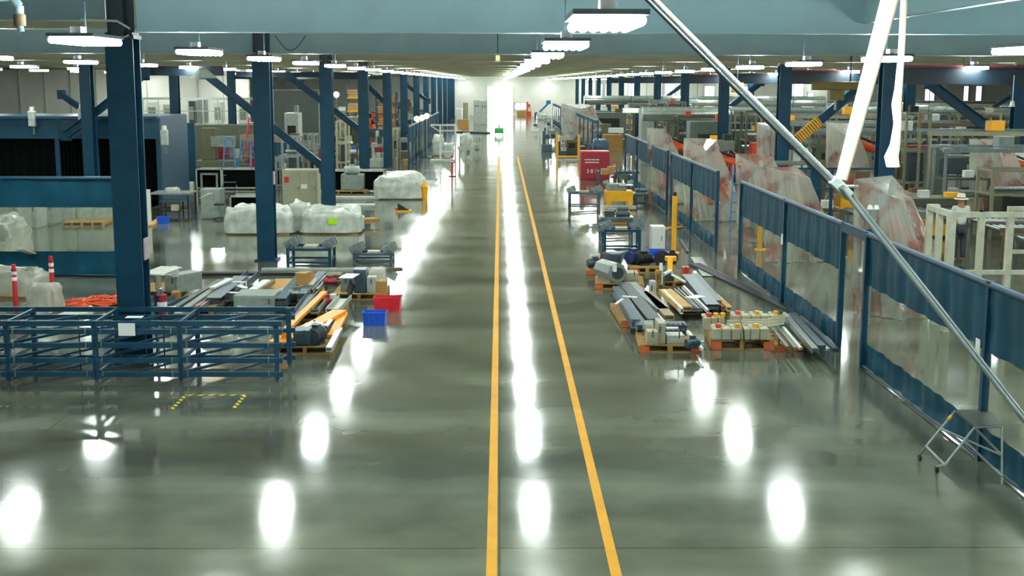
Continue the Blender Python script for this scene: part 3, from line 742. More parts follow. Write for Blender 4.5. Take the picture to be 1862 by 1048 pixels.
# ---- pallet G
palpx('wooden pallet under the orange-yellow steel frame', 502, 606, 645, 1.22, .04)
YO = mat('orange yellow paint', 'ee9a14', .42, 0, .1)
r = thing('lifting_beam', 'orange-yellow steel frame lying on the front left pallet', 'steel frame', G(553, 640, zP))
fr = MB(); q = [G(512, 608, .3), G(590, 532, .38), G(536, 592, .3), G(618, 566, .3), G(560, 596, .3), G(604, 612, .2), G(625, 570, .25), G(500, 624, .16)]
O_ = r.location
MB().bar(q[0]-O_, q[1]-O_, .12, .06).build('long_arm', YO, r); MB().bar(q[4]-O_, q[3]-O_, .28, .05).build('plate', YO, r)
MB().bar(q[5]-O_, q[6]-O_, .16, .06).build('side_plate', YO, r); MB().bar(q[7]-O_, q[4]-O_, .34, .04).build('flange', YO, r); MB().bar(G(530, 612, .2)-O_, G(575, 596, .2)-O_, .3, .04).build('deck_plate', YO, r)
MB().bar(G(515, 622, .16)-O_, G(560, 588, .3)-O_, .06, .03).build('grey_strip', GALV, r)
cabinet('dark blue gearbox on the orange frame pallet', 533, 565, 628, 601, .4, SLATE, z0=zP+.02, name='gearbox', cat='gearbox')
motor('dark green motor beside the dark blue gearbox', G(576, 626, zP), .35, .13, 1.3, DGREY)
channel('pale aluminium bar at the right edge of the orange frame pallet', G(598, 636, .2), G(618, 600, .2), .1, .08, ALU, 't')
for i, (a, b_) in enumerate([((552, 598, .36), (575, 583, .36)), ((568, 584, .36), (590, 592, .36)), ((592, 594, .36), (602, 582, .36)), ((500, 628, .17), (516, 606, .17))]):
    channel(['white angle strip left on the orange frame', 'white angle strip across the orange frame', 'short white angle strip at the right of the orange frame', 'pale strip at the left edge of the orange frame pallet'][i], G(*a), G(*b_), .07, .03, WHITE, 'u', name='angle_strip', cat='metal strip')
bin_('red plastic storage bin beside the left pallets', 679, 728, 566, 541, .34, RED, rz=-.03)
bin_('bright blue plastic storage bin in front of the red one', 659, 701, 593, 568, .30, BIN, rz=-.03)
# ---- stands and wrapped bundles
stand('blue legged roller stand behind the left pallets', 520, 604, 485, 438, .9, BLUE)
stand('low grey roller stand nearest the bright floor reflections', 641, 715, 479, 452, .6, SLATE)
wrapped('long white plastic wrapped bundle left of the column', 404, 532, 428, 380, 1.8, WRAP, 1, .1)
wrapped('humped white plastic wrapped bundle between the two others', 525, 560, 424, 372, 1.2, WRAP, 2, .08)
wrapped('white plastic wrapped bundle with a lime label', 545, 655, 427, 383, 1.6, WRAP, 4, .09, tag_=LIME)
sheetpile('orange wood end sticking out of the wrapped bundle', G(655, 402, .2), G(684, 400, .2), .5, .14, WOOD, name='wood_plank', cat='plank')
wrapped('rounded white wrapped roll with yellow tag farther back', 678, 772, 364, 322, 2.2, WRAP, 6, .07, under=False)
wrapped('second white wrapped roll behind the first one', 690, 765, 345, 316, 2.0, WRAP, 7, .05, under=False)
o, w, h = frame_px(765, 779, 364, 332); r = thing('yellow_cover', 'orange-yellow cover leaning on the white wrapped roll', 'yellow cover', o)
MB().cyl((0, .1, .0), (0, .1, h*.75), .1, .14, 10).build('body', YEL, r); MB().cyl((0, .1, h*.75), (.03, .1, h), .14, .04, 10).build('neck', YEL, r)
r = thing('wedge_block', 'black and yellow wedge on the floor near the bright reflections', 'wedge', G(734, 384))
MB().box(0, 0, 0, .55, .5, .05).build('yellow_base', YEL, r); MB().extr([(-.2, .05), (.2, .05), (-.2, .3)], (0, -.2, 0), (0, .2, 0)).build('wedge', BLACK, r); MB().box(-.24, -.1, .05, .1, .2, .08).build('red_end', RED, r)
cabinet('big beige electrical cabinet behind the wrapped bundles', 515, 578, 384, 310, .9, BEIGE, doors=2, feet=True, labelm=PAPER)
o = MB().box(0, 0, 0, .16, .01, .2).build('warning_label', RED, loc=PY(521, 332, G(546, 384).y-.04)); tag(o, 'small red warning label on the beige cabinet', 'label')
for i, (x0, x1, yb) in enumerate([(610, 682, 376), (600, 690, 362)]):
    a, c = G(x0, yb), G(x1, yb); o = MB().box(0, 0, 0, (c-a).length, .7, .1).build('floor_slab', LGREY, loc=(a+c)/2, bevel=.01); tag(o, ['pale grey slab on the floor right of the beige cabinet', 'second pale grey slab just behind the first'][i], 'slab')
palpx('wooden pallet with grey machine right of the third column', 614, 664, 354, 1.2)
cabinet('grey machine block on the far pallet by the third column', 620, 660, 347, 318, .8, GREY, z0=zP, name='machine_block', cat='machine')
motor('grey motor on top of the machine block', G(640, 318, 1.0), .6, .16, .3, LGREY)
# ================================================================== LEFT SIDE, DEEPER
# black curtained booth
YB = 46.6
bx0, bx1 = PY(-60, 300, YB).x, PY(292, 300, YB).x; bt = PY(100, 213, YB).z
r = thing('curtained_booth', 'blue booth with black curtains behind the left screen', 'welding booth', (0, YB, 0))
fb = MB(); fb.box((bx0+bx1)/2, 0, bt-.75, bx1-bx0, .12, .75); fb.box((bx0+bx1)/2, -.1, bt-.06, bx1-bx0, .2, .1); fb.box((bx0+bx1)/2, -.06, bt-.78, bx1-bx0, .08, .06); fb.build('header_panel', RACKB, r)
for px0, px1 in ((-60, 103), (112, 172), (182, 222), (228, 288)):
    a, c = PY(px0, 300, YB).x, PY(px1, 300, YB).x; vs = []; fs = []; n_ = 40
    for j in (0, 1):
        for i in range(n_+1): vs.append((a+(c-a)*i/n_, .05+.05*math.sin(i*1.4), .35+j*(bt-1.1)))
    for i in range(n_): fs.append((i, i+1, n_+2+i, n_+1+i))
    MB().add(vs, fs).build('black_curtain', BLKC, r)
for px in (-60, 107, 177, 225, 290): MB().box(PY(px, 300, YB).x, 0, 0, .16, .16, bt).build('frame_post', RACKB, r)
MB().box((bx0+bx1)/2, 2.0, bt-.05, bx1-bx0, 4.0, .08).build('roof_sheet', RACKB, r)
MB().box(bx0, 2.0, 0, .1, 4.0, bt).build('side_sheet', BLKC, r); MB().box(bx1, 2.0, 0, .1, 4.0, bt).build('side_sheet', RACKB, r)
MB().box((bx0+bx1)/2, 4.0, 0, bx1-bx0, .1, bt).build('rear_sheet', BLKC, r)
for i, (px, py) in enumerate([(57, 206), (148, 200), (205, 222), (298, 240)]):
    p = PY(px, py+14, YB-.3); r = thing('wall_device', ['pale device on the booth roof edge, leftmost', 'pale device with orange light by the diagonal brace', 'white boxed device under the brace foot', 'small pale device on the blue panel right of the nearest column'][i], 'device', p)
    MB().box(0, .1, -.2, .25, .2, .55).build('housing', LGREY, r, bevel=.02); MB().cyl((0, .1, .35), (0, .1, .5), .09, n=10).build('cap', WHITE, r); MB().box(0, .22, -.5, .06, .06, .6).build('bracket', GALV, r)
# grey cabinet row under the booth (seen below the left screen curtain)
for i, (x0, x1, yb, yt) in enumerate([(-40, 34, 424, 345), (36, 68, 416, 350), (70, 98, 410, 352), (112, 138, 404, 352), (140, 200, 404, 350), (202, 226, 402, 352)]):
    cabinet('%s light grey machine cabinet in the row under the left booth' % ORD[i], x0, x1, yb, yt, 1.2, LGREY if i % 2 else mat('pale machine enamel', '939c90', .4), doors=1 if i in (1, 2, 5) else 2)
for i, (x0, x1, yb, rz) in enumerate([(112, 150, 412, .0), (148, 188, 412, .0), (176, 222, 405, .5)]):
    palpx(['flat wooden pallet at the foot of the grey cabinets, left one', 'flat wooden pallet at the foot of the grey cabinets, middle one', 'tilted wooden pallet by the nearest column in front of grey cabinets'][i], x0, x1, yb, 1.1, rz)
# blue panel wall right of first column
def panel(label, x0, x1, yb, yt, Y, m, name='partition_panel', cat='partition', th=.08):
    a, c = PY(x0, yb, Y), PY(x1, yt, Y); z0 = max(0, a.z); r = thing(name, label, cat, ((a.x+c.x)/2, Y, 0))
    MB().box(0, 0, z0, c.x-a.x, th, c.z-z0).build('panel', m, r); f = MB(); w = c.x-a.x
    for s in (-1, 1): f.box(s*w/2, 0, 0, .08, th+.04, c.z+.03)
    f.box(0, 0, c.z, w, th+.04, .06); f.build('frame', RACKB if m is RACKB else GREY, r); return r
panel('blue partition panel between nearest column and ladders', 288, 352, 330, 226, 56.5, RACKB)
panel('dark grey green partition behind the red ladder', 352, 470, 300, 228, 67, mat('olive grey panel', '4d5244', .6))
panel('dark greyish partition behind the beige cabinet', 500, 580, 300, 165, 68, mat('murky grey panel', '39423e', .6))
panel('blue low panel behind the diagonal brace', 504, 545, 310, 262, 60, RACKB)
# mezzanine
r = thing('mezzanine_deck', 'raised deck with pale edge and railing behind the left columns', 'mezzanine', (0, 72, 0))
a, c = PY(262, 222, 72), PY(478, 222, 72); zt_ = PY(400, 226, 72).z
MB().box((a.x+c.x)/2, 2, zt_-.25, c.x-a.x, 4, .25).build('deck', BEIGE, r)
rl = MB(); zr = PY(400, 180, 72).z
for k in range(9): x = a.x+(c.x-a.x)*k/8; rl.box(x, 0, zt_, .06, .06, zr-zt_)
rl.box((a.x+c.x)/2, 0, zr-.05, c.x-a.x, .08, .12); rl.box((a.x+c.x)/2, 0, (zr+zt_)/2, c.x-a.x, .04, .05); rl.build('railing', LGREY, r)
for k in range(5): MB().box(a.x+(c.x-a.x)*k/4, .3 if k % 2 else 3.5, 0, .14, .14, zt_-.25).build('support_post', LGREY, r)
for i, (x0, x1, yt, m) in enumerate([(270, 288, 186, WHITE), (300, 318, 190, LGREY), (345, 356, 184, DGREY), (362, 376, 180, GREY), (392, 404, 186, WHITE), (418, 426, 182, LGREY), (436, 452, 190, WHITE)]):
    a_ = PY(x0, 225, 73.5); c_ = PY(x1, yt, 73.5); rr = thing('equipment_cabinet', '%s equipment cabinet from the left on the raised deck' % ORD[i], 'cabinet', ((a_.x+c_.x)/2, 73.2, zt_))
    MB().box(0, .3, 0, c_.x-a_.x, .6, c_.z-zt_).build('body', m, rr, bevel=.02); MB().box(0, -.01, .2, (c_.x-a_.x)*.7, .02, (c_.z-zt_)*.6).build('door', GREY, rr)
# stuff between col1 and col2
def table(label, x0, x1, yb, yt, dep, m=DGREY, lm=BLACK, shelf=True, name='work_table', cat='table'):
    o, w, h = frame_px(x0, x1, yb, yt); r = thing(name, label, cat, o)
    MB().box(0, dep/2, h-.05, w, dep, .05).build('table_top', m, r)
    for sx in (-1, 1):
        for y in (.05, dep-.05): MB().box(0, 0, 0, .05, .05, h-.05).build('leg', lm, r, loc=(sx*(w/2-.05), y, 0))
    if shelf: MB().box(0, dep/2, h*.3, w-.1, dep-.1, .03).build('lower_shelf', lm, r)
    return r, w, h
table('long black work table behind the nearest left column', 272, 345, 392, 352, 1.2, GREY)
table('small black cart with boxes under the work table', 290, 328, 395, 366, .7, DGREY, name='cart', cat='cart')
wrapped('pile of pale paper on the work table', 300, 324, 354, 344, .4, WRAP, 50, .04, z0=.72, under=False, cat='paper pile')
carton('pale box on the small black cart', 311, 322, 384, 374, .3, z0=.3, m=BEIGE)
bin_('small bright blue bin on the floor behind the nearest column', 285, 305, 407, 395, .3, BIN)
o = channel('white upright post beside the nearest left column', G(272, 408), G(272, 408)+Vector((0, 0, 1.15)), .12, .1, WHITE, 't', name='post', cat='post')
sheetpile('orange wood strip on the floor at the white post', G(273, 410, .04), G(290, 399, .04), .2, .06, WOOD2, name='wood_plank', cat='plank')
r = thing('pendant_frame', 'white hooked frame stand left of the grey box', 'frame stand', G(305, 345))
q = MB(); q.bar((0, 0, 0), (.0, 0, 1.0), .08, .1); q.bar((0, 0, 1.0), (-.4, 0, 1.0), .08, .1); q.bar((0, 0, .25), (-.5, 0, .1), .08, .1); q.bar((-.0, 0, .75), (-.4, 0, .55), .08, .12); q.build('arms', WHITE, r); MB().box(0, 0, 0, .7, .6, .05).build('foot', LGREY, r); MB().box(-.25, .1, .5, .3, .1, .3).build('yellow_box', YEL, r)
cabinet('grey wall box with white paper right of the second blue column', 356, 395, 306, 267, .5, GREY, labelm=PAPER)
cabinet('white cabinet with dark red crate on top', 296, 322, 312, 276, .5, BEIGE)
cabinet('grey lectern with papers behind the left column', 366, 402, 398, 345, .7, GREY, name='lectern', cat='lectern')
sheetpile('tilted white paper on the grey lectern', G(368, 360, .95), G(382, 352, 1.1), .35, .02, PAPER, name='paper', cat='paper')
for i, (x0, x1, yb, yt) in enumerate([(357, 404, 345, 307), (404, 476, 345, 307), (418, 478, 393, 356), (494, 516, 340, 308), (570, 700, 350, 310)]):
    o, w, h = frame_px(x0, x1, yb, yt); r = thing('black_panel_box', ['low black-sided frame box left of the blue ladder', 'low black-sided frame box behind the blue ladder', 'low black-sided frame box left of the column', 'black-sided frame box left of the beige cabinet', 'long low black-sided frame behind the machine pallet'][i], 'frame box', o)
    MB().box(0, .4, .08, w-.08, .7, h-.14).build('black_panel', BLKC, r)
    f = MB()
    for sx in (-1, 1):
        for y in (0, .8): f.box(sx*(w/2-.03), y, 0, .06, .06, h)
    for y in (0, .8): f.box(0, y, h-.06, w, .06, .06); f.box(0, y, .05, w, .06, .05)
    f.build('frame', LGREY, r)
o, w, h = frame_px(368, 396, 345, 315); r = thing('square_frame', 'small pale square frame in front of the black frame box', 'frame', o)
f = MB(); [f.box(s*w/2, -.1, 0, .08, .08, h) for s in (-1, 1)]; f.box(0, -.1, h-.08, w, .08, .08); f.build('frame', GREY, r)
def aladder(label, px, yb, yt, sp, m, rz=0, name='step_ladder'):
    o, w, h = frame_px(px-sp, px+sp, yb, yt); r = thing(name, label, 'ladder', o, rz)
    for s in (-1, 1):
        MB().bar((s*w/2, -.0, 0), (s*w*.28, .45, h), .07, .04).build('front_rail', m, r); MB().bar((s*w/2, 1.1, 0), (s*w*.28, .5, h), .05, .03).build('rear_rail', m, r)
    n_ = int(h/.3)
    for k in range(1, n_):
        t = k/n_; MB().box(0, .45*t, h*t, w*(1-t*.44), .09, .03).build('step', GALV, r)
    MB().box(0, .47, h, w*.6, .2, .04).build('top_cap', m, r)
aladder('blue step ladder with orange label, left of the red ladder', 418, 345, 257, 13, LADB, .15)
aladder('second blue step ladder close behind the first', 443, 343, 258, 15, LADB, -.2)
def sladder(label, a, b_, w, m, name='extension_ladder'):
    r = thing(name, label, 'ladder', a); d_ = b_-a
    for s in (-1, 1): MB().bar((s*w/2, 0, 0), d_+Vector((s*w/2, 0, 0)), .04, .08).build('rail', m, r)
    g = MB(); n_ = int(d_.length/.3)
    for k in range(1, n_): p = d_*(k/n_); g.cyl(p+Vector((-w/2, 0, 0)), p+Vector((w/2, 0, 0)), .02, n=6)
    g.build('rungs', m, r)
p = G(444, 318); sladder('red ladder leaning behind the blue step ladders', p, PY(461, 214, p.y+1.2), .42, RED)
p = G(1336, 420); sladder('blue ladder standing behind the gap in the right screens', p, PY(1342, 300, p.y+.6), .3, LADB)
cabinet('red rack with supplies behind the blue ladders', 394, 412, 318, 268, .6, RED2, name='supply_rack', cat='rack')
cabinet('white box unit right of the red ladder', 452, 474, 308, 270, .6, LGREY)
# misc machine units, left hall, hand placed
def machine(label, x0, x1, yb, yt, dep, m=GREY, m2=DGREY, kind=0, z0=0, name='machine_unit'):
    o, w, h = frame_px(x0, x1, yb, yt, z0); r = thing(name, label, 'machine', o)
    if kind == 0:      # bed + column + head
        MB().box(0, dep/2, 0, w, dep, h*.35).build('bed', m, r, bevel=.02); MB().box(-w*.25, dep*.6, h*.35, w*.3, dep*.5, h*.65).build('column', m, r, bevel=.02)
        MB().box(w*.05, dep*.45, h*.62, w*.5, dep*.3, h*.22).build('head', m2, r, bevel=.02); MB().cyl((w*.2, dep*.45, h*.4), (w*.2, dep*.45, h*.62), w*.05).build('spindle', GALV, r)
        MB().box(w*.4, -.04, h*.4, w*.15, .08, h*.2).build('control_panel', BEIGE, r)
    elif kind == 1:    # open frame with rails
        for sx in (-1, 1):
            for y in (0, dep): MB().box(0, 0, 0, .09, .09, h).build('upright', m, r, loc=(sx*(w/2-.05), y, 0))
        f = MB()
        for z in (h*.3, h*.62, h-.08):
            for y in (0, dep): f.box(0, y, z, w, .07, .07)
            for sx in (-1, 1): f.box(sx*(w/2-.05), dep/2, z, .07, dep, .07)
        f.build('cross_rails', m, r); MB().box(w*.1, dep/2, h*.32, w*.5, dep*.6, h*.28).build('drive_unit', m2, r, bevel=.02); MB().cyl((-w*.4, dep/2, h*.7), (w*.4, dep/2, h*.7), .08).build('roller', GALV, r)
    elif kind == 2:    # conveyor
        for k in (0, 1, 2):
            for y in (0, dep): MB().box(0, 0, 0, .07, .07, h*.8).build('leg', m, r, loc=(-w/2+.1+(w-.2)*k/2, y, 0))
        f = MB(); [f.box(0, y, h*.8, w, .05, h*.2) for y in (0, dep)]; f.build('side_rails', m, r)
        g = MB(); n_ = max(4, int(w/.18))
        for k in range(n_): x = -w/2+w*(k+.5)/n_; g.cyl((x, .03, h*.93), (x, dep-.03, h*.93), .04, n=6)
        g.build('rollers', GALV, r); MB().box(w*.2, dep/2, h*.35, w*.18, dep*.5, h*.4).build('drive_unit', m2, r, bevel=.02)
    else:              # enclosed unit with window
        MB().box(0, dep/2, 0, w, dep, h).build('enclosure', m, r, bevel=.03); MB().box(0, -.01, h*.45, w*.6, .03, h*.35).build('window', BLACK, r)
        MB().box(0, -.02, h*.08, w*.7, .03, h*.28).build('lower_door', m2, r); MB().box(w*.3, dep*.3, h, w*.25, dep*.3, h*.12).build('top_box', m2, r)
    return r
ml = [(513, 545, 345, 250, 1.5, GREY, DGREY, 1), (520, 545, 320, 208, 1.2, LGREY, GREY, 3), (552, 580, 300, 200, 1.5, GREY, DGREY, 1), (560, 575, 340, 246, 1.0, GREY, BLACK, 1),
      (612, 632, 330, 222, 1.3, BEIGE, DGREY, 1), (628, 652, 312, 260, 1.5, WHITE, BIN, 0), (672, 700, 305, 262, 1.3, LGREY, RED2, 0), (681, 696, 300, 240, 1.1, LGREY, DGREY, 0), (712, 724, 290, 235, 1.1, BEIGE, DGREY, 1),
      (726, 745, 290, 252, 1.1, GREY, BRZ, 3), (500, 520, 340, 285, 1.2, GREY, WHITE, 2), (585, 606, 330, 282, 1.2, LGREY, BIN, 0)]
LW = ['open grey frame machine left of the third column', 'tall pale enclosed machine behind the beige cabinet', 'open grey gantry right of the tall pale machine', 'narrow open frame beside the third column', 'beige open gantry right of the third column', 'white machine with blue unit left of the fourth column', 'pale machine with red head below the orange robot', 'pale machine right of the orange robot', 'narrow beige frame by the sixth column', 'brown-doored grey machine behind the left fence', 'low roller conveyor beside the second column', 'pale machine with bright blue head by the third column']
for q, lab in zip(ml, LW): machine(lab, *q)
robot('big orange robot arm between the fourth and fifth left columns', G(684, 285), 1.25, 2.6)
robot('second orange robot arm behind the fifth left column', G(672, 262), 1.2, .6, (.5, .2, .9))
# timber stack on high racks
for i, (x0, x1, yb, yt) in enumerate([(630, 654, 187, 155), (684, 700, 190, 165), (710, 720, 188, 168)]):
    Y = 92; a, c = PY(x0, yb, Y), PY(x1, yt, Y); r = thing('storage_rack', ['high rack with stacked brown timber', 'high rack with brown stacks right of the timber', 'far high rack with brown parcels'][i], 'storage rack', ((a.x+c.x)/2, Y, 0)); w = c.x-a.x
    for sx in (-1, 1):
        for y in (0, 1.0): MB().box(0, 0, 0, .1, .1, c.z).build('upright', RACKB, r, loc=(sx*w/2, y, 0))
    f = MB(); g = MB()
    for k in range(4):
        z = .6+k*(c.z-.6)/4; f.box(0, 0, z, w, .1, .12); f.box(0, 1, z, w, .1, .12)
        for j in range(3): g.box(random.uniform(-.1, .1), .5, z+.14+j*.17, w*.85, .95, .14)
    f.build('shelf_beams', YEL if i == 0 else BRZ, r); g.build('stacked_timber', CARD if i else WOOD2, r)
for i, (px, py) in enumerate([(612, 172), (758, 216), (768, 214), (776, 211)]):
    p = PY(px, py, 75 if i == 0 else 80); r = thing('task_lamp', '%s small bright round lamp from the left, in the left hall' % ORD[i], 'lamp', (p.x, p.y, 0))
    MB().cyl((0, 0, 0), (0, 0, p.z), .03, n=6).build('pole', GREY, r); MB().cyl((0, -.12, p.z), (0, .0, p.z), .17, .12, 14).build('lamp_head', GLOW, r); MB().cyl((0, 0, 0), (0, 0, .05), .25).build('foot', DGREY, r)
# left fence along aisle side
lf = [69.0+3.1*i for i in range(12)]
screen('welding_screen', [lf], 2.3, '', x=-4.95, labs=['%s navy curtain screen in the left row along the aisle' % ORD[i] for i in range(11)])
# white frame stand + parts
o, w, h = frame_px(783, 828, 294, 228); r = thing('white_gantry', 'white tubular gantry frame at the left of the aisle', 'gantry frame', o)
for x, z in ((-.1, 1.0), (.5, 1.0)): MB().box(w*x, 0, 0, .1, .1, h).build('upright', WHITE, r)
f = MB(); f.box(0, 0, h-.08, w, .1, .1); f.box(w*.2, 0, h*.25, w*.6, .08, .08); f.box(w*.2, 0, h*.82, w*.6, .08, .06); f.bar((-w*.5, 0, h-.05), (-w*.1, 0, h*.8), .06, .06); f.build('crossbars', WHITE, r); MB().box(0, .3, 0, w, .9, .1).build('base', LGREY, r)
tbl = [(786, 806, 284, 246, 'clear plastic covered unit inside the white gantry', 'w'), (806, 824, 290, 262, 'white bins behind the white gantry', 'w'), (832, 860, 292, 268, 'pale machine bed right of the white gantry', 'm'), (836, 858, 268, 246, 'low covered machine beyond the pale machine bed', 'w'), (860, 874, 284, 262, 'small pale machine nearest the aisle on the left', 'm'), (862, 876, 262, 248, 'far small pale machine at the left of the aisle', 'm'), (840, 854, 254, 243, 'far covered part with orange tip at the left of the aisle', 'w')]
for i, (x0, x1, yb, yt, lab, k) in enumerate(tbl):
    if k == 'w': wrapped(lab, x0, x1, yb, yt, 1.2, WRAP, 60+i, .06, cat='covered unit')
    else: machine(lab, x0, x1, yb, yt, 1.2, LGREY, GREY, i % 3)
bin_('small bright blue bin at the foot of the white gantry', 787, 798, 278, 273, .5, BIN)
carton('open brown box on the floor at the end of the left fence', 733, 746, 301, 291, .5)
for i, (x0, x1, yb, yt, m, hs) in enumerate([(861, 873, 226, 184, LGREY, True), (873, 886, 226, 185, LGREY, True), (829, 840, 220, 198, WHITE, False), (842, 852, 216, 188, BEIGE, False)]):
    cabinet(['tall pale cabinet with dark slots left of the bright doorway', 'tall pale cabinet right beside the bright doorway', 'low white cabinet at the end of the left columns', 'beige stacked cabinet left of the tall pale ones'][i], x0, x1, yb, yt, 1.5, m, holes=hs)
carton('brown crate in front of the tall pale cabinets', 832, 852, 233, 218, 1.5)
strip('dark low barrier on the floor left of the doorway', (828, 241), (888, 243), .6, DARK, .12)
o, w, h = frame_px(899, 916, 246, 234); r = thing('floor_scrubber', 'small green floor machine in front of the bright doorway', 'floor machine', o)
MB().box(0, .6, .15, w, 1.2, h*.8).build('body', GREEN, r, bevel=.1); MB().cyl((0, .4, h*.9), (.0, .3, h*1.6), .05).build('steering_post', DARK, r)
for s in (-1, 1): MB().cyl((s*w*.35, .2, .18), (s*w*.45, .2, .18), .18).build('wheel', BLACK, r)
MB().extr([(-w*.3, 0), (w*.3, 0), (0, .25)], (0, .2, h*.85), (0, .9, h*.85)).build('hood', GREEN, r)
# ================================================================== RIGHT SIDE
XF = 6.0
secs = [[20.4, 15.2, 9.9], [21.9, 26.4, 31.3], [34.8, 39.5, 44.2], [45.3, 50.4, 55.4, 60.6]]
lb = ['navy curtain screen at the right edge behind the folding stool', 'navy curtain screen nearest the camera, cut by the right edge', 'navy curtain screen beside the bundle of steel bars', 'navy curtain screen with a yellow pole seen through it, behind the first gap', 'navy curtain screen behind the yellow bollard, right half', 'navy curtain screen behind the yellow bollard, left half', 'navy curtain screen right of the white cabinet top', 'navy curtain screen in the middle of the far run', 'navy curtain screen right of the red tool cabinet']
screen('welding_screen', secs, 2.27, '', x=XF, labs=lb)
ff = [78+4.4*i for i in range(16)]
screen('welding_screen', [ff], 2.4, '', x=XF, labs=['%s screen in the far right run beyond the yellow gate' % ORD[i] for i in range(15)], clearz=(.6, 2.1))
r = thing('gate_beam', 'navy crossbar joining the two screen runs at the gap', 'crossbar', (XF, 20.4, 2.2)); MB().bar((0, 0, -.02), (0, 1.5, -.02), .08, .16).build('bar', BLUE, r); MB().bar((0, .5, .0), (.35, .5, 0), .06, .1).build('stub', BLUE, r)
for (y, lab) in ((20.4, 'small white notice on the post of the nearest screens'), (15.35, 'white paper notice on the post behind the folding stool'), (26.4, 'small white notice on the post by the beige terminal boxes'), (55.5, 'white notice on the far post right of the red cabinet')):
    if y == 20.4: continue
    o = MB().box(0, 0, 0, .01, .14, .22).build('paper_notice', PAPER, loc=(XF-.055, y, 1.3)); tag(o, lab, 'notice')
# folding step stool at lower right
r = thing('step_stool', 'grey tubular folding step stool on casters beside the nearest screen', 'step stool', (0, 0, 0))
a1, a2 = G(1703, 860), G(1672, 838); b1, b2 = G(1822, 882), G(1800, 836)
p1, p2 = G(1718, 846, .3), G(1684, 812, .3); t1, t2, t3, t4 = G(1772, 778, .62), G(1737, 748, .62), G(1822, 776, .62), G(1792, 748, .62)
base = (a1+b1)/2; r.location = base
def tb(nm, pts, rr=.014, m=GREY): MB().tube([p-base for p in pts], rr).build(nm, m, r)
tb('front_leg', [a1+Vector((0, 0, .08)), p1, t1]); tb('front_leg', [a2+Vector((0, 0, .08)), p2, t2])
tb('rear_leg', [b1, t3]); tb('rear_leg', [G(1780, 834), t4])
tb('crossbar', [p1, p2]); tb('crossbar', [t1, t3]); tb('crossbar', [t2, t4]); tb('brace', [(p2+t2)/2, (b1+t3)/2]); tb('brace', [t1, (b1+t3)/2]); tb('brace', [b1+Vector((0, 0, .1)), G(1752, 800, .4)])
for p in (a1, a2): MB().cyl(p-base+Vector((-.015, 0, .04)), p-base+Vector((.015, 0, .04)), .04).build('caster', BLACK, r)
tp = [q-base for q in (t1, t3, t4, t2)]; MB().add([q+Vector((0, 0, -.01)) for q in tp]+[q+Vector((0, 0, .02)) for q in tp], [(3, 2, 1, 0), (4, 5, 6, 7), (0, 1, 5, 4), (1, 2, 6, 5), (2, 3, 7, 6), (3, 0, 4, 7)]).build('tread', mat('dark tread', '3b423c', .6), r)
m1 = (p2-base).lerp(t2-base, .75); MB().cyl(m1, m1+(t2-p2).normalized()*.08, .02).build('yellow_grip', YEL, r)
sheetpile('pinkish red strip at the foot of the nearest screen', G(1833, 862, .01), G(1850, 880, .01), .07, .01, RED, name='red_strip', cat='tape strip')
# near hanging rods with pale sleeve
def PR(px, py, Y): return PY(px, py, Y)
r = thing('conduit_rod', 'bright thin metal rod slanting down from the top centre', 'metal rod', PR(1525, 338, 4.0)); O_ = r.location
up0 = PR(1525, 338, 4.0)+(PR(1190, 0, 4.0)-PR(1525, 338, 4.0))*6.2
MB().tube([up0-O_, Vector((0, 0, 0))], .0095, 12).build('rod', mat('bright zinc', 'c8d2d6', .22, .9), r); 
MB().tube([up0-O_+Vector((-.011, .02, -.008)), Vector((-.011, .02, -.008))], .006, 8).build('cable', DGREY, r)
r = thing('conduit_rod', 'grey metal rod running down to the right edge below the clamp', 'metal rod', PR(1525, 338, 4.0)+Vector((0, 0, 0))); e = PR(1862, 768, 3.9); e = O_+(e-O_)*1.6
MB().tube([Vector((.0, -.02, 0)), e-O_+Vector((0, -.02, 0))], .0075, 12).build('rod', GALV, r); MB().tube([Vector((.012, 0, .008)), e-O_+Vector((.012, 0, .008))], .006, 8).build('cable', GALV, r)
r = thing('rod_clamp', 'pale blue clamp where the two rods meet the pale sleeve', 'clamp', O_); d_ = (PR(1190, 0, 4.0)-O_).normalized()
MB().bar(d_*.03, -d_*.05, .036, .032).build('clamp_body', GREY, r, bevel=.004); MB().cyl((0, -.03, 0), (0, -.05, 0), .008).build('bolt', GALV, r)
a, b_ = PR(1530, 326, 4.03), PR(1618, 0, 4.03); r = thing('padded_sleeve', 'thick cream padded sleeve hanging down to the clamp', 'padded sleeve', a); tpp = a+(b_-a)*3.6
dd = tpp-a; MB().cyl((0, 0, 0), dd*.12, .019, .024, 14).build('lower_end', CREAM, r); MB().cyl(dd*.12, dd, .024, .042, 14).build('tube', CREAM, r)
MB().bar(Vector((-.02, -.03, 0))+dd*.02, Vector((-.03, -.045, 0))+dd, .006, .01).build('seam', WHITE, r)
r = thing('fabric_strap', 'cream fabric strap hanging beside the padded sleeve with a flared end', 'strap', PR(1624, 304, 4.1)); O2 = r.location
pts = [(1624, 304, .022), (1621, 285, .024), (1628, 262, .017), (1632, 225, .013), (1630, 190, .016), (1634, 160, .013), (1638, 110, .011), (1641, 60, .011), (1644, 0, .011), (1662, -400, .012), (1690, -960, .012)]
vs = []; fs = []
for (px, py, w) in pts:
    c = PR(px, py, 4.1)-O2
    for k in range(8): an = 2*PI*k/8; vs.append(c+Vector((w*math.cos(an), w*.45*math.sin(an), 0)))
for j in range(len(pts)-1):
    for k in range(8): fs.append((j*8+k, j*8+(k+1) % 8, (j+1)*8+(k+1) % 8, (j+1)*8+k))
fs.append(tuple(range(7, -1, -1)))
MB().add(vs, fs).build('webbing', CREAM, r)
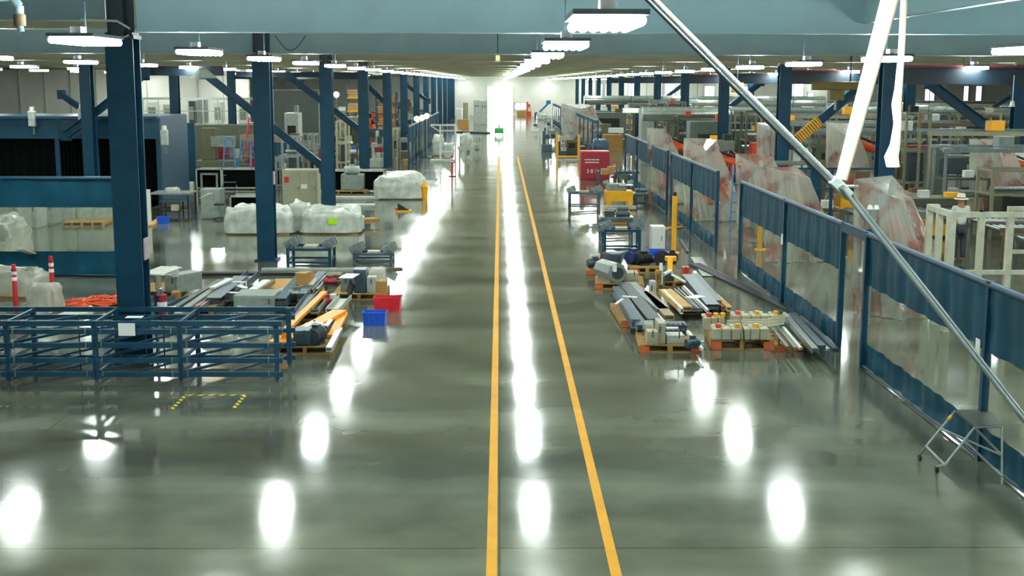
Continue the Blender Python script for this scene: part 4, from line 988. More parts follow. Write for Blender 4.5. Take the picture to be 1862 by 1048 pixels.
# ---- pallets on the right
palpx('wooden pallet at the far left of the right pallet group', 1068, 1106, 500, 1.15, -.05, ORB)
motor('grey motor with red band on the far left pallet', G(1082, 488, zP), .4, .1, .3, DGREY); motor('dark red capped motor on the far left pallet', G(1098, 482, zP), .35, .1, -.4, RED2)
wrapped('white paper wrapped end on the far left pallet', 1071, 1092, 480, 466, .25, WRAP, 70, .03, under=False, z0=.2, cat='wrapped part')
cabinet('slate blue slanted housing behind the big grey box', 1112, 1132, 490, 462, .5, SLATE, z0=zP, name='machine_housing', cat='machine part', rz=.4)
palpx('wooden pallet with big grey gearbox and beige box', 1083, 1170, 527, 1.25, -.08, ORB)
o, w, h = frame_px(1106, 1132, 514, 477, zP); r = thing('grey_gearbox', 'big grey rounded gearbox on the right side pallet', 'gearbox', o, .35)
MB().cyl((0, -.1, h*.5), (0, .75, h*.5), h*.52, h*.48, 8).build('housing', GREY, r, bevel=.01); MB().box(0, .3, 0, w*.9, .7, h*.3).build('base', GREY, r); MB().cyl((0, -.14, h*.5), (0, -.1, h*.5), h*.3, n=16).build('flange', DGREY, r); MB().box(-w*.3, -.05, h*.6, .06, .3, .2).build('white_tape', PAPER, r)
cabinet('beige box with lid on the gearbox pallet', 1133, 1161, 512, 496, .45, BEIGE, z0=zP, name='beige_box', cat='box')
palpx('wooden pallet with blue crate and black motors', 1150, 1204, 497, 1.2, 0, ORB)
bin_('bright blue crate standing on the pallet of black motors', 1180, 1212, 478, 457, .5, BIN, z0=zP)
motor('dark blue round motor left of the blue crate', G(1152, 480, zP), .4, .15, .8, mat('deep blue', '1c2f5e', .4)); motor('black motor with orange part beside the blue crate', G(1170, 482, zP), .4, .13, .4, BLACK)
motor('black motor in front of the blue crate', G(1202, 482, zP), .35, .14, 1.2, BLACK); cabinet('small orange block between the black motors', 1168, 1178, 478, 466, .2, ORANGE, z0=zP, name='orange_block', cat='machine part')
motor('black motor at the right of the blue crate', G(1222, 480, zP), .4, .13, 1.5, BLACK)
palpx('wooden pallet with yellow bracket and white wrapped pipes', 1204, 1248, 523, 1.25, 0)
r = thing('yellow_bracket', 'orange-yellow bracket sticking up from the mixed pallet', 'bracket', G(1222, 500, zP)); MB().bar((-.06, 0, 0), (0, .35, .35), .12, .1).build('arm', YEL, r); MB().box(.02, .45, .28, .26, .22, .1).build('plate', YEL, r)
cabinet('dark box with purple part on the mixed pallet', 1208, 1226, 512, 497, .3, DGREY, z0=zP, name='dark_box', cat='machine part')
cabinet('orange ribbed box near the yellow bracket', 1241, 1254, 505, 486, .25, ORANGE, z0=zP, name='orange_box', cat='box')
channel('white wrapped hose over the mixed pallet', G(1222, 500, .4), G(1246, 513, .3), .06, .05, WHITE, 'o', name='hose', cat='hose'); channel('white short pipe wrapped in paper', G(1207, 499, .4), G(1220, 493, .45), .08, .05, PAPER, 'o', name='pipe', cat='pipe')
channel('galvanised upright strip left of the mixed pallet', G(1202, 520, .1), G(1202, 480, .3), .08, .05, GALV, 'u'); channel('white flat bar standing right of the orange box', G(1270, 518, .1), G(1263, 494, .3), .08, .04, WHITE, 't')
cabinet('small wooden crate post between the pallets', 1192, 1203, 527, 492, .12, WOOD, name='wood_post', cat='wood block')
sheetpile('bright metal sheet lying on the floor near the curb track', G(1266, 468, .02), G(1288, 502, .02), .3, .01, ALU, name='metal_sheet', cat='metal sheet')
# long beam pallets
palpx('wooden pallet under the long dark channels, front left of the group', 1130, 1206, 596, 2.0, .02, ORB)
zb = .22
lb_ = [((1190, 586), (1135, 519), .26, .12, DGREY, 'u', 'long dark grey channel in the middle of the front left beam pallet'), ((1168, 597), (1124, 531), .2, .12, SLATE, 'u', 'long slate channel at the left of the front left beam pallet'), ((1156, 590), (1120, 528), .16, .18, SLATE, 'i', 'short slate I-beam at the left edge of the beam pallet'),
       ((1205, 566), (1146, 517), .24, .1, GREY, 'u', 'long flat grey channel at the right of the front left beam pallet'), ((1217, 578), (1178, 534), .2, .1, mat('tan steel', '8a7652', .5), 't', 'tan wooden beam right of the dark channels')]
for (pa, pb, w, h, m, k, lab) in lb_: channel(lab, G(*pa, zb), G(*pb, zb), w, h, m, k)
sheetpile('curved white paper band over the dark channels', G(1132, 539, .42), G(1158, 541, .42), .1, .02, PAPER, name='paper', cat='paper'); sheetpile('small white slanted label on the slate I-beam', G(1120, 553, .42), G(1132, 544, .42), .05, .02, PAPER, name='paper', cat='paper')
cabinet('grey curved sheet standing between the beam pallets', 1182, 1193, 548, 512, .3, LGREY, name='grey_sheet', cat='metal sheet')
palpx('wooden pallet under long strips with white paper, rear right', 1236, 1300, 572, 2.0, 0)
lb_ = [((1247, 562), (1209, 530), .28, .1, WOOD2, 't', 'pale wooden board pile on the rear right beam pallet'), ((1240, 566), (1206, 531), .05, .12, WHITE, 't', 'white edge strip of the wooden board pile'), ((1262, 563), (1222, 528), .12, .08, GALV, 'c', 'galvanised rail next to the wooden boards'), ((1273, 563), (1236, 526), .10, .08, GALV, 'c', 'second galvanised rail on the rear right pallet'), ((1287, 566), (1243, 522), .05, .06, WHITE, 't', 'long white bar across the rear right pallet'), ((1296, 560), (1250, 504), .26, .14, SLATE, 'u', 'long slate channel on the rear right beam pallet'), ((1308, 552), (1262, 500), .16, .12, DGREY, 'u', 'dark channel right of the long slate channel'), ((1318, 560), (1280, 526), .16, .1, RED2, 'c', 'dark red rail at the right of the rear beam pallet'), ((1326, 562), (1300, 538), .1, .1, WOOD2, 't', 'short pale board at the far right of the rear pallet')]
for (pa, pb, w, h, m, k, lab) in lb_: channel(lab, G(*pa, zb), G(*pb, zb), w, h, m, k)
sheetpile('white paper sheet on the rear right beams', G(1253, 542, .42), G(1275, 538, .42), .25, .01, PAPER, name='paper', cat='paper')
palpx('small wooden pallet right of the dark red rail', 1300, 1328, 572, .9, .2)
# pallet with beige boxes, front
palpx('wooden pallet with beige boxes and navy unit, nearest on the right', 1163, 1274, 642, 1.25, -.06, ORB)
cabinet('low beige box at the front of the nearest right pallet', 1177, 1197, 628, 603, .3, BEIGE, z0=zP, name='beige_box', cat='box')
cabinet('tall beige box in the middle of the nearest right pallet', 1196, 1210, 626, 587, .5, BEIGE, z0=zP, name='beige_box', cat='box')
r = cabinet('navy electrical unit with grey labels on the nearest right pallet', 1211, 1250, 609, 591, .4, mat('navy unit', '24394f', .4), z0=zP, name='navy_unit', cat='electrical unit')
g = MB()
for k in range(6):
    for j in range(2): g.box(-.25+.09*k, -.03, .08+.1*j, .06, .01, .04)
g.build('grey_labels', GALV, r)['kind'] = 'stuff'
o = channel('bright white pipe across the top of the navy unit', G(1211, 597, .42), G(1233, 597, .42), .05, .05, PAPER, 'o', name='pipe', cat='pipe')
cabinet('grey block on brown board at the front right of the pallet', 1212, 1245, 626, 610, .35, LGREY, z0=zP, name='grey_block', cat='machine part')
wrapped('cream bag behind the low beige box', 1172, 1190, 612, 594, .3, SHEET, 72, .04, z0=zP, under=False, cat='bag'); cabinet('yellow knob unit beside the low beige box', 1173, 1179, 618, 608, .1, YEL, z0=zP, name='yellow_switch_box', cat='machine part')
channel('white and orange bar leaning off the nearest right pallet', G(1250, 603, .3), G(1277, 642, .02)+Vector((0, 0, .06)), .05, .05, PAPER, 't', band=YEL); motor('small slate motor at the corner of the nearest right pallet', G(1259, 634, zP), .25, .07, .4, SLATE)
sheetpile('thin shiny strip on the floor in front of the leaning bar', G(1268, 646, .01), G(1278, 668, .01), .05, .01, ALU, name='metal_strip', cat='metal strip')
# terminal box pallet
palpx('wooden pallet strapped under the beige terminal boxes', 1294, 1406, 637, 1.35, -.08, ORB, h=.2)
def termrow(label, x0, x1, yb, yt, z0, n_):
    o, w, h = frame_px(x0, x1, yb, yt, z0); r = thing('terminal_box_row', label, 'electrical box', o); cw = w/n_
    for k in range(n_):
        x = -w/2+cw*(k+.5); u = MB().box(x, .14, 0, cw-.012, .28, h).build('box_unit', BEIGE, r, bevel=.008)
        if k % 2 == 0 or n_ < 4: MB().cyl((x+.04, .12, h), (x+.04, .12, h+.07), .05, n=10).build('rotary_switch', YEL if k else ORANGE, u)
        MB().box(x-.05, .2, h, .07, .05, .04).build('connector', WHITE, u)
termrow('front row of beige terminal boxes with yellow switches', 1294, 1400, 618, 598, .2, 6)
termrow('rear row of beige terminal boxes with white connectors', 1280, 1318, 600, 578, .2, 3)
termrow('far row of beige terminal boxes at the back of the pallet', 1330, 1418, 592, 574, .2, 5)
cb = MB(); O3 = G(1350, 600, .25)
for k in range(5): cb.tube([G(1322, 596-k*3, .34+.02*k)-O3, G(1395, 594-k*3, .34+.02*k)-O3, G(1424, 589-k*4, .33+.02*k)-O3, G(1426, 578-k*2, .33)-O3], .018, 6)
o = cb.build('cable_bundle', BEIGE, loc=O3); tag(o, 'beige looped cables lying between the terminal boxes', 'cable bundle')
o = MB().tube([G(1344, 576, .45)-O3, G(1350, 596, .5)-O3, G(1352, 600, .48)-O3, G(1354, 637, .02)-O3], .012, 6).build('black_strap', BLACK, loc=O3); tag(o, 'black strap around the terminal box pallet', 'strap')
palpx('low wooden pallet under the steel bars by the screen', 1408, 1462, 640, 1.0, .2, ORB)
cabinet('small wooden block between terminal boxes and bars', 1408, 1426, 640, 625, .3, WOOD, name='wood_block', cat='wood block')
lb_ = [((1432, 632), (1404, 598), .05, GALV), ((1446, 634), (1412, 592), .05, GALV), ((1456, 634), (1424, 596), .05, WHITE), ((1482, 638), (1432, 580), .11, GALV), ((1494, 634), (1440, 574), .14, SLATE), ((1506, 636), (1426, 570), .05, WHITE), ((1514, 626), (1456, 576), .05, GALV), ((1520, 638), (1470, 590), .10, SLATE), ((1470, 616), (1436, 588), .08, SLATE)]
nm = ['thin galvanised bar leftmost in the bar bundle', 'thin galvanised bar beside the leftmost one', 'thin white bar in the left of the bar bundle', 'thick galvanised profile in the middle of the bar bundle', 'slate channel right of the thick galvanised profile', 'long white bar lying highest on the bar bundle', 'pale bar at the upper right of the bar bundle', 'slate profile touching the screen post', 'short slate profile deep in the bar bundle']
for (pa, pb, w, m), lab in zip(lb_, nm): channel(lab, G(*pa, .22), G(*pb, .22), w, w*.8, m, 'u' if w > .06 else 't', name='steel_bar')
# stands etc going up the row
cabinet('white upright cabinet left of the yellow bollard', 1184, 1209, 463, 412, .5, WHITE)
sheetpile('brown board on the floor behind the white cabinet', G(1205, 417, .02), G(1236, 412, .02), .4, .03, CARD)
o, w, h = frame_px(1221, 1230, 461, 358); r = thing('bollard_post', 'tall yellow post on a base plate beside the white cabinet', 'post', o); MB().box(0, .08, .02, .12, .12, h).build('post', YEL, r); MB().box(0, .08, 0, .3, .3, .02).build('base_plate', YEL, r); MB().cyl((0, .08, h), (0, .08, h+.12), .05).build('cap', BLACK, r)
o, w, h = frame_px(1375, 1386, 455, 395); r = thing('bollard_post', 'yellow post seen through the clear screen window', 'post', o); MB().box(0, 0, 0, .12, .12, h).build('post', YEL, r); MB().box(.08, 0, 0, .4, .3, .03).build('base_plate', YEL, r)
stand('blue conveyor stand nearest in the right row', 1096, 1166, 462, 400, .6, BLUE); stand('second blue conveyor stand behind the nearest one', 1090, 1152, 432, 385, .6, SLATE, top='f')
stand('low stand with yellow tooling behind the blue stands', 1098, 1148, 408, 382, .6, BRZ, top='f', tm=YEL)
o, w, h = frame_px(1101, 1151, 382, 348); r = thing('yellow_machine', 'yellow arched machine base in the right row', 'machine', o)
f = MB(); f.box(-w*.4, .4, 0, w*.2, .8, h); f.box(w*.4, .4, 0, w*.2, .8, h); f.box(0, .4, h*.45, w*.7, .8, h*.55); f.build('arch', YEL, r, bevel=.02)
MB().box(-w*.1, .4, h, w*.7, .6, .25).build('tooling', GREY, r); MB().box(w*.25, .2, h+.2, .5, .4, .03).build('white_sheet', PAPER, r); MB().box(0, -.1, .05, w*1.2, .1, .12).build('front_plate', LGREY, r)
for s in (-1, 1): MB().cyl((-w*.45*s-.1, .5, h+.25), (-w*.45*s+.1, .5, h+.3), .1).build('roller', GALV, r)
stand('dark legged tool stand left of the yellow machine', 1034, 1092, 382, 338, .7, SLATE, top='v'); stand('dark tool stand right of the yellow machine', 1152, 1178, 376, 345, .6, DGREY, top='f')
machine('low grey green machine with brown boxes in front of the red cabinet', 1086, 1162, 336, 312, 1.2, SLATE, BEIGE, 2)
carton('brown box on the grey green machine', 1094, 1106, 318, 308, .5, z0=.6); carton('second brown box on the grey green machine', 1106, 1118, 316, 304, .5, z0=.6)
o, w, h = frame_px(1056, 1108, 328, 276); r = thing('tool_cabinet', 'dark red tool cabinet with white numbers in the right row', 'cabinet', o)
MB().box(0, .6, 0, w, 1.2, h*.97).build('body', RED2, r, bevel=.02); MB().box(-w*.12, -.01, h*.06, w*.72, .03, h*.85).build('door', RED2, r, bevel=.01); MB().box(0, .6, h*.97, w*.98, 1.1, .04).build('lid', RED, r)
def text(s, size, loc, m, parent, name):
    cu = bpy.data.curves.new(name, 'FONT'); cu.body = s; cu.size = size; cu.extrude = .004; cu.align_x = 'CENTER'; t_ = bpy.data.objects.new(name, cu); C.objects.link(t_); t_.data.materials.append(m); t_.location = loc; 
    me = bpy.data.meshes.new_from_object(t_.evaluated_get(bpy.context.evaluated_depsgraph_get())); bpy.data.objects.remove(t_)
    t_ = bpy.data.objects.new(name, me); C.objects.link(t_); t_.location = loc; t_.rotation_euler = (PI/2, 0, 0); t_.parent = parent
text('2 0 7', .24, (-w*.12, -.035, h*.26), PAPER, r, 'lettering')
g = MB(); [g.box(-w*.12+(random.random()-.5)*.02-.3+.1*k, -.03, h*.6+j*.13, .07, .005, .05) for j in (0, 1) for k in range(7)]; g.build('text_line', PAPER, r)
wrapped('blue covered heap behind the red tool cabinet', 1078, 1108, 290, 254, 1.4, RACKB, 80, .08, under=False, cat='covered heap')
carton('brown crate right of the blue covered heap', 1098, 1132, 274, 246, 1.5)
wrapped('upper blue covered heap far behind the red cabinet', 1078, 1096, 268, 238, 1.2, RACKB, 81, .05, under=False, cat='covered heap')
delineator('small red delineator between red cabinet and screens', 1117, 322, 294)
o, w, h = frame_px(1013, 1052, 292, 246); r = thing('yellow_gate_frame', 'yellow upright gate frame across a pale base in the right row', 'gate frame', o)
for s in (-1, 1): MB().box(0, 0, 0, .14, .14, h).build('upright', YEL, r, loc=(s*w/2, 0, 0))
MB().box(0, 0, h*.12, w, .1, .1).build('low_rail', YEL, r); MB().box(0, 0, 0, w*1.1, .3, .1).build('base', LGREY, r); MB().box(-w*.15, .1, h*.8, w*.5, .2, h*.15).build('tan_box', BEIGE, r)
mr = [(985, 1004, 276, 240, SLATE, 0), (996, 1012, 262, 232, GREY, 1), (1014, 1030, 284, 258, DGREY, 0), (1030, 1050, 282, 255, BRZ, 3), (1052, 1066, 282, 262, BRZ, 1), (980, 996, 250, 228, LGREY, 2), (966, 980, 240, 224, WHITE, 0), (990, 1002, 236, 216, GREY, 1)]
lm = ['slate machine left of the yellow gate frame', 'open frame machine behind the slate machine', 'dark machine inside the yellow gate', 'brown machine with window inside the yellow gate', 'brown open frame right of the yellow gate', 'pale conveyor beside the far right lane', 'white small machine nearest the far aisle end', 'far grey open frame below the far screens']
for (x0, x1, yb, yt, m, k), lab in zip(mr, lm): machine(lab, x0, x1, yb, yt, 1.2, m, DGREY if m is not DGREY else GREY, k)
o, w, h = frame_px(972, 990, 214, 205); r = thing('blue_boom', 'blue slanting boom lift near the far wall', 'boom lift', o); MB().box(0, .5, 0, w, 1.2, .7).build('chassis', SLATE, r, bevel=.05); MB().bar((0, .5, .7), (w*.9, .5, 1.9), .25, .25).build('boom', LADB, r); MB().box(w*.9, .5, 1.8, .6, .6, .5).build('basket', LADB, r)
machine('orange tall machine right of the far window', 957, 966, 212, 186, 1.5, ORANGE, ORANGE, 0); wrapped('white covered heap by the blue boom lift', 976, 996, 218, 206, 1.5, WRAP, 83, .1, cat='covered heap')
cabinet('brown cabinet under the far window', 940, 956, 212, 202, 1.0, CARD)
# ---- behind the right screens: covered robots
def covered(label, rlabel, px, py_top, Y, w, dpt, zt_, seed, lean=.5, rob=True):
    c = PY(px, py_top, Y); x, y, z = c.x, c.y, c.z
    if rob: robot(rlabel, (x+.2, y+dpt*.3, 0), z/2.35, PI if lean < 0 else 0, (.6, .5, .9))
    q_ = math.sin(seed*5)*.18; top = [(x-w*.5, y-.1, z-.02), (x-w*.05, y-.35, z-.32+q_), (x+w*.22, y+.05, z-.22-q_), (x+w*.05, y+dpt*.25, z-.05)]
    foot = [(x-w*.55, y-.7, .02), (x+w*.2+lean, y-.9, .02), (x+w*.9+lean, y+.2, .02), (x+w*.2, y+dpt*.9, .02)]
    drape(label, top, foot, m=COVER, seed=seed)
drape('big translucent plastic cover draped like a tent beside the clamp', [tuple(PY(1553, 326, 26.0)), tuple(PY(1596, 350, 25.5)), tuple(PY(1631, 361, 25.7)), tuple(PY(1662, 365, 26.4)), tuple(PY(1622, 319, 27.3))], [(7.1, 25.3, .02), (7.7, 24.7, .02), (9.0, 24.5, .02), (9.9, 26.0, .02), (9.3, 28.2, .02)], m=COVER, seed=1, folds=6)
robot('orange robot arm under the tent-like plastic cover', (8.2, 26.6, 0), .95, 0, (.3, .9, .9))
covered('translucent plastic cover over a machine left of the silver rod', 'orange robot arm under the cover left of the silver rod', 1385, 278, 37.5, 1.6, 1.6, 2.4, 2)
covered('translucent plastic cover behind the second screen run', 'orange robot arm under the cover behind the second screen run', 1285, 250, 43.5, 1.6, 1.6, 2.5, 3.3)
covered('translucent plastic cover farthest left behind the screens', 'orange robot arm reaching right, beside the farthest left cover', 1208, 232, 50, 1.4, 1.4, 2.6, 4.1)
covered('round topped translucent cover over a barrel shape right of the silver rod bend', 'x', 1450, 302, 33.5, 1.7, 1.6, 2.2, 5.5, .1, rob=False)
covered('tall pale plastic cover standing behind the brace foot', 'x', 1400, 222, 50, 1.1, 1.6, 2.2, 6.5, -.2, rob=False)
covered('pinkish plastic cover at the far right behind the column', 'orange robot arm under the far right pinkish cover', 1815, 252, 42, 2.0, 1.8, 2.2, 7.5)
covered('pale plastic cover left of the padded sleeve', 'orange robot arm under the cover left of the padded sleeve', 1540, 222, 47, 1.6, 1.8, 2.2, 8.5)
covered('far plastic covers with red edges above the far screens', 'orange robot arm under the far red-edged cover', 1060, 188, 100, 3.4, 3, 2.2, 9.5)
robot('orange robot arm with grey wrist behind the middle screens', (8.4, 46.5, 0), 1.1, 0, (.4, 1.0, .9))
wrapped('clear plastic covered floor unit behind the far half screen', 1226, 1262, 372, 318, 1.4, SHEET, 91, .1, cat='covered machine', tag_=LIME)
cabinet('navy machine column behind the left plastic cover', 1470, 1490, 420, 300, .5, BLUE, name='machine_column', cat='machine column')
cabinet('navy switch cabinet between the chevron braces', 1325, 1392, 300, 226, 1.0, DARK, name='dark_cabinet', cat='cabinet')
cabinet('navy cabinet low beside the far right column', 1752, 1790, 330, 228, 1.0, BLUE, name='dark_cabinet', cat='cabinet')
cabinet('dark cabinet at the foot of a column behind the covers', 1238, 1260, 300, 220, 1.0, DARK, name='dark_cabinet', cat='cabinet')
# navy thin frame right of the left cover
r = thing('tube_scaffold', 'navy square tube frame behind the screen run, right of the covers', 'pipe frame', (7.75, 35.4, 0))
for x in (0, .25, 1.55, 2.9): MB().box(x, 0, 0, .08, .08, 2.3).build('upright', BLUE, r)
f = MB(); f.box(1.5, 0, 2.26, 3.1, .07, .06); f.box(1.5, 0, 1.7, 3.1, .05, .05); f.build('crossbars', BLUE, r)
# cream guard rails
def guard(label, px0, px1, Y, z, n_, dy=0):
    a, c = PY(px0, 400, Y), PY(px1, 400, Y+dy); r = thing('guard_rail', label, 'guard rail', (a.x, Y, 0)); w = c.x-a.x
    for k in range(n_): MB().box(0, 0, 0, .11, .11, z).build('upright', mat('cream guard paint', 'b9b9a4', .45), r, loc=(w*k/(n_-1), dy*k/(n_-1), 0))
    f = MB(); f.bar((0, 0, z-.05), (w, dy, z-.05), .1, .1); f.bar((0, 0, z*.5), (w, dy, z*.5), .08, .08); f.build('rails', MATS['cream guard paint'], r)
guard('long cream guard rail behind the nearest screens, in front of the person', 1732, 1890, 23.5, 2.28, 4); guard('cream guard rail farther right behind the first one', 1836, 1890, 27.5, 2.0, 2); guard('short cream guard rail slanting back beside the big plastic cover', 1690, 1728, 24.9, 2.28, 3, -1.3)
# ducts
def duct(label, px0, px1, py, Y, rr, m=GALV):
    a, c = PY(px0, py, Y), PY(px1, py, Y); r = thing('air_duct', label, 'duct', a); w = c.x-a.x
    MB().cyl((0, 0, 0), (w, 0, 0), rr, n=18).build('pipe', m, r); g = MB(); k = 1.5
    while k < w: g.cyl((k, 0, 0), (k+.08, 0, 0), rr*1.04, n=18); k += 1.5
    g.build('joint_rings', m, r); h_ = MB(); k = .8
    while k < w: h_.cyl((k, 0, rr), (k, 0, 6.75-a.z), .015, n=5); k += 3.5
    h_.build('hanger_rods', DARK, r)
SD = mat('shiny duct', 'b8c2bc', .2, .85)
duct('lowest big silver duct in the right hall', 1168, 1560, 207, 66, .38, SD); duct('middle silver duct behind the lowest one', 1180, 1500, 191, 76, .32, SD); duct('upper thin silver duct in the right hall', 1062, 1500, 182, 88, .3, SD)
duct('silver duct right of the padded sleeve', 1500, 1750, 206, 64, .34, SD); duct('upper silver duct right of the padded sleeve', 1500, 1745, 196, 72, .3, SD); duct('silver duct at the far right edge', 1790, 1900, 203, 70, .3, SD)
cabinet('grey hopper at the left end of the ducts', 1165, 1192, 300, 200, 1.5, GREY, name='hopper', cat='hopper')
p = PY(1340, 168, 34); r = thing('hoist_unit', 'yellow hoist under the crane beam by the silver rod', 'hoist', p); MB().box(0, 0, 0, .3, .3, .25).build('body', YEL, r, bevel=.03); MB().cyl((0, 0, .25), (0, 0, 6.75-p.z), .015, n=6).build('hanger', DARK, r)
p = PY(1520, 164, 45.3); r = thing('hoist_beam', 'dull yellow hoist beam left of the padded sleeve', 'hoist', p); MB().box(0, 0, 0, 1.7, .3, .3).build('beam', mat('dull yellow', '6d5a1c', .5), r, bevel=.03); MB().box(0, 0, -.35, .5, .4, .35).build('trolley', MATS['dull yellow'], r); MB().cyl((0, 0, -.7), (0, 0, -.3), .05).build('hook', GALV, r); MB().cyl((.5, 0, .3), (.5, 0, 6.75-p.z), .03, n=6).build('hanger', DARK, r)
p = PY(1841, 187, 33); r = thing('pull_switch', 'white ball ended cord hanging at the far right', 'pull cord', p); MB().cyl((0, 0, 0), (0, 0, .7), .012, n=6).build('cord', WHITE, r); MB().cyl((0, 0, -.1), (0, 0, .05), .07, .04, 10).build('ball', WHITE, r)
# pipes red
duct('red pipe running low across the far right hall', 1650, 1752, 266, 52, .07, RED2); channel('pale long rail above the red pipe', PY(1650, 254, 52), PY(1750, 254, 52), .1, .1, BEIGE, 't')
# ---- dense production line right
names = ['bench conveyor', 'grey gantry', 'beige machine', 'enclosed machine']
mats_r = [mat('hall grey', '5d625a', .5), mat('hall beige', '78755e', .5), BRZ, mat('dark olive machine', '3f4130', .5), mat('olive machine', '57563f', .5), mat('green grey machine', '48544b', .5)]
acc = [DGREY, BRZ, ORANGE, WHITE, BLACK, YEL, BEIGE]
# (x range px, base Y, height)
specs = []
rnd = random.Random(5)
Y = 28.0; row = 0
while Y < 84:
    x = 8.8 if Y > 31 else 13.0
    xmax = (1880-909)*Y/F_+.5
    j = 0
    while x < xmax:
        kind = rnd.choice([0, 1, 1, 2, 2, 3]); w = rnd.uniform(.9, 2.2) if kind != 2 else rnd.uniform(3, 5); h = {0: 1.5, 1: 1.9, 2: 1.0, 3: 1.5}[kind]*rnd.uniform(.75, 1.15)*(1.0 if Y < 42 else 1.7)
        near_col = any(abs(x+w/2-cx) < w/2+.5 and abs(Y+.6-cy) < 1.1 for cx in (XR, 18.5) for cy in YS)
        near_per = abs(x+w/2-12.1) < w/2+.6 and abs(Y-33) < 2
        if Y < 36: h = min(h, 1.15)
        cover = x < 11.8 and any(abs(Y-q) < 1.8 for q in (27.5, 33.5, 37.5, 43.5, 50, 46.5))
        if not near_col and not near_per and not cover:
            specs.append((x+w/2, Y, w, h, kind, row, j)); j += 1
        x += w+rnd.uniform(.2, .7)
    Y += 2.5 if Y < 50 else 4.2; row += 1
MN = {0: 'upright-head machine', 1: 'open gantry', 2: 'roller conveyor', 3: 'enclosed machine'}
MCOL = {id(mats_r[3]): 'dark olive', id(mats_r[0]): 'grey', id(mats_r[1]): 'beige', id(BRZ): 'brownish', id(mats_r[4]): 'olive', id(mats_r[5]): 'green grey'}
def machine_w(label, x, Y, w, h, dep, m, m2, kind, group=None):
    # same builder placed in metres
    global frame_px
    old = frame_px; frame_px = lambda *a, **k: (Vector((x, Y, 0)), w, h)
    r = machine(label, 0, 0, 0, 0, dep, m, m2, kind); frame_px = old
    if group: r['group'] = group
    return r
for (x, Y, w, h, kind, row, j) in specs:
    m = rnd.choice(mats_r); a = rnd.choice(acc)
    r = machine_w('%s %s, %s from the aisle in the %s right hall row' % (MCOL[id(m)], MN[kind], ORD[j], ORD[row]), x, Y, w, h, 1.2, m, a, kind, 'production machines in the right hall')
    if rnd.random() < .6:
        wx = x+rnd.uniform(-w*.3, w*.3)
        q = MB(); q.box(0, 0, 0, .3, .25, .22); o = q.build('small_part', rnd.choice([WHITE, ORANGE, BEIGE, YEL, BLACK]), loc=(wx, Y+.3, h if kind in (1, 3) else h*.97 if kind == 2 else h*.35)); tag(o, 'small part on the %s %s, %s from the aisle, %s row' % (MCOL[id(m)], MN[kind], ORD[j], ORD[row]), 'box')
# left hall rows, partly seen
row = 0
for Y in (62, 66, 76, 80, 88, 98, 108, 118, 130, 142):
    x = -6.9; j = 0
    while x > -13.5:
        w = rnd.uniform(1.2, 2.6); kind = rnd.choice([0, 1, 3, 0]); h = rnd.uniform(1.2, 2.6); xc = x-w/2
        if not any(abs(xc-cx) < w/2+.5 and abs(Y+.6-cy) < 1.1 for cx in (-14.6, XL) for cy in YS):
            m = rnd.choice(mats_r); machine_w('%s %s, %s from the aisle in the %s left hall row' % (MCOL[id(m)], MN[kind], ORD[j], ORD[row]), xc, Y, w, h, 1.2, m, rnd.choice([GREY, DGREY, WHITE, DGREY, BRZ, RED2]), kind, 'machines in the left hall'); j += 1
        x -= w+.4
    row += 1
row = 0
for Y in (92, 100, 110, 120, 132, 145, 158):
    x = 7.2; j = 0
    while x < 26:
        w = rnd.uniform(2, 4.5); kind = rnd.choice([0, 1, 3, 2]); h = rnd.uniform(1.4, 2.6); xc = x+w/2
        m = rnd.choice(mats_r)
        if not any(abs(xc-cx) < w/2+.5 and abs(Y+.6-cy) < 1.1 for cx in (XR, 18.5) for cy in YS):
            machine_w('%s %s, %s from the aisle in the %s far row at right' % (MCOL[id(m)], MN[kind], ORD[j], ORD[row]), xc, Y, w, h, 1.4, m, rnd.choice(acc), kind, 'machines far down the right hall'); j += 1
        x += w+.6
    row += 1
# ================================================================== PERSON
Yp = 33.0; c = PY(1749, 352, Yp); px_, zh = c.x, c.z
r = thing('person', 'person in a white shirt and pale wide brimmed hat, seen from behind among the machines', 'person', (px_, Yp, 0), .1)
k = zh/1.80
sk = bpy.data.meshes.new('body'); V = [(0, 0, .95), (0, .0, 1.15), (0, 0, 1.38), (0, -.01, 1.5), (0, .02, 1.62), (0, .02, 1.70), (.17, 0, 1.42), (.23, .03, 1.15), (.2, .22, 1.02), (-.17, 0, 1.42), (-.23, .03, 1.15), (-.2, .22, 1.02), (.1, 0, .9), (.11, .02, .5), (.11, -.03, .08), (.11, .12, .04), (-.1, 0, .9), (-.11, .02, .5), (-.11, -.03, .08), (-.11, .12, .04)]
E = [(0, 1), (1, 2), (2, 3), (3, 4), (4, 5), (2, 6), (6, 7), (7, 8), (2, 9), (9, 10), (10, 11), (0, 12), (12, 13), (13, 14), (14, 15), (0, 16), (16, 17), (17, 18), (18, 19)]
RD = [.14, .13, .14, .055, .09, .07, .06, .045, .03, .06, .045, .03, .085, .06, .045, .04, .085, .06, .045, .04]
sk.from_pydata([Vector(v)*k for v in V], E, []); so = bpy.data.objects.new('body', sk); C.objects.link(so); so.parent = r; sk.materials.append(SKIN)
def skinmod(o, RD_, s=1.0):
    md = o.modifiers.new('s', 'SKIN'); md.use_smooth_shade = True
    lay = o.data.skin_vertices[0].data if o.data.skin_vertices else None
    if lay is None: return
    for q, rr in zip(lay, RD_): q.radius = (rr*s*k, rr*s*k)
    lay[0].use_root = True; o.modifiers.new('u', 'SUBSURF').levels = 1
def ensure_skin(o):
    bm = __import__('bmesh').new(); bm.from_mesh(o.data); bm.verts.layers.skin.verify(); bm.to_mesh(o.data); bm.free()
ensure_skin(so); skinmod(so, RD)
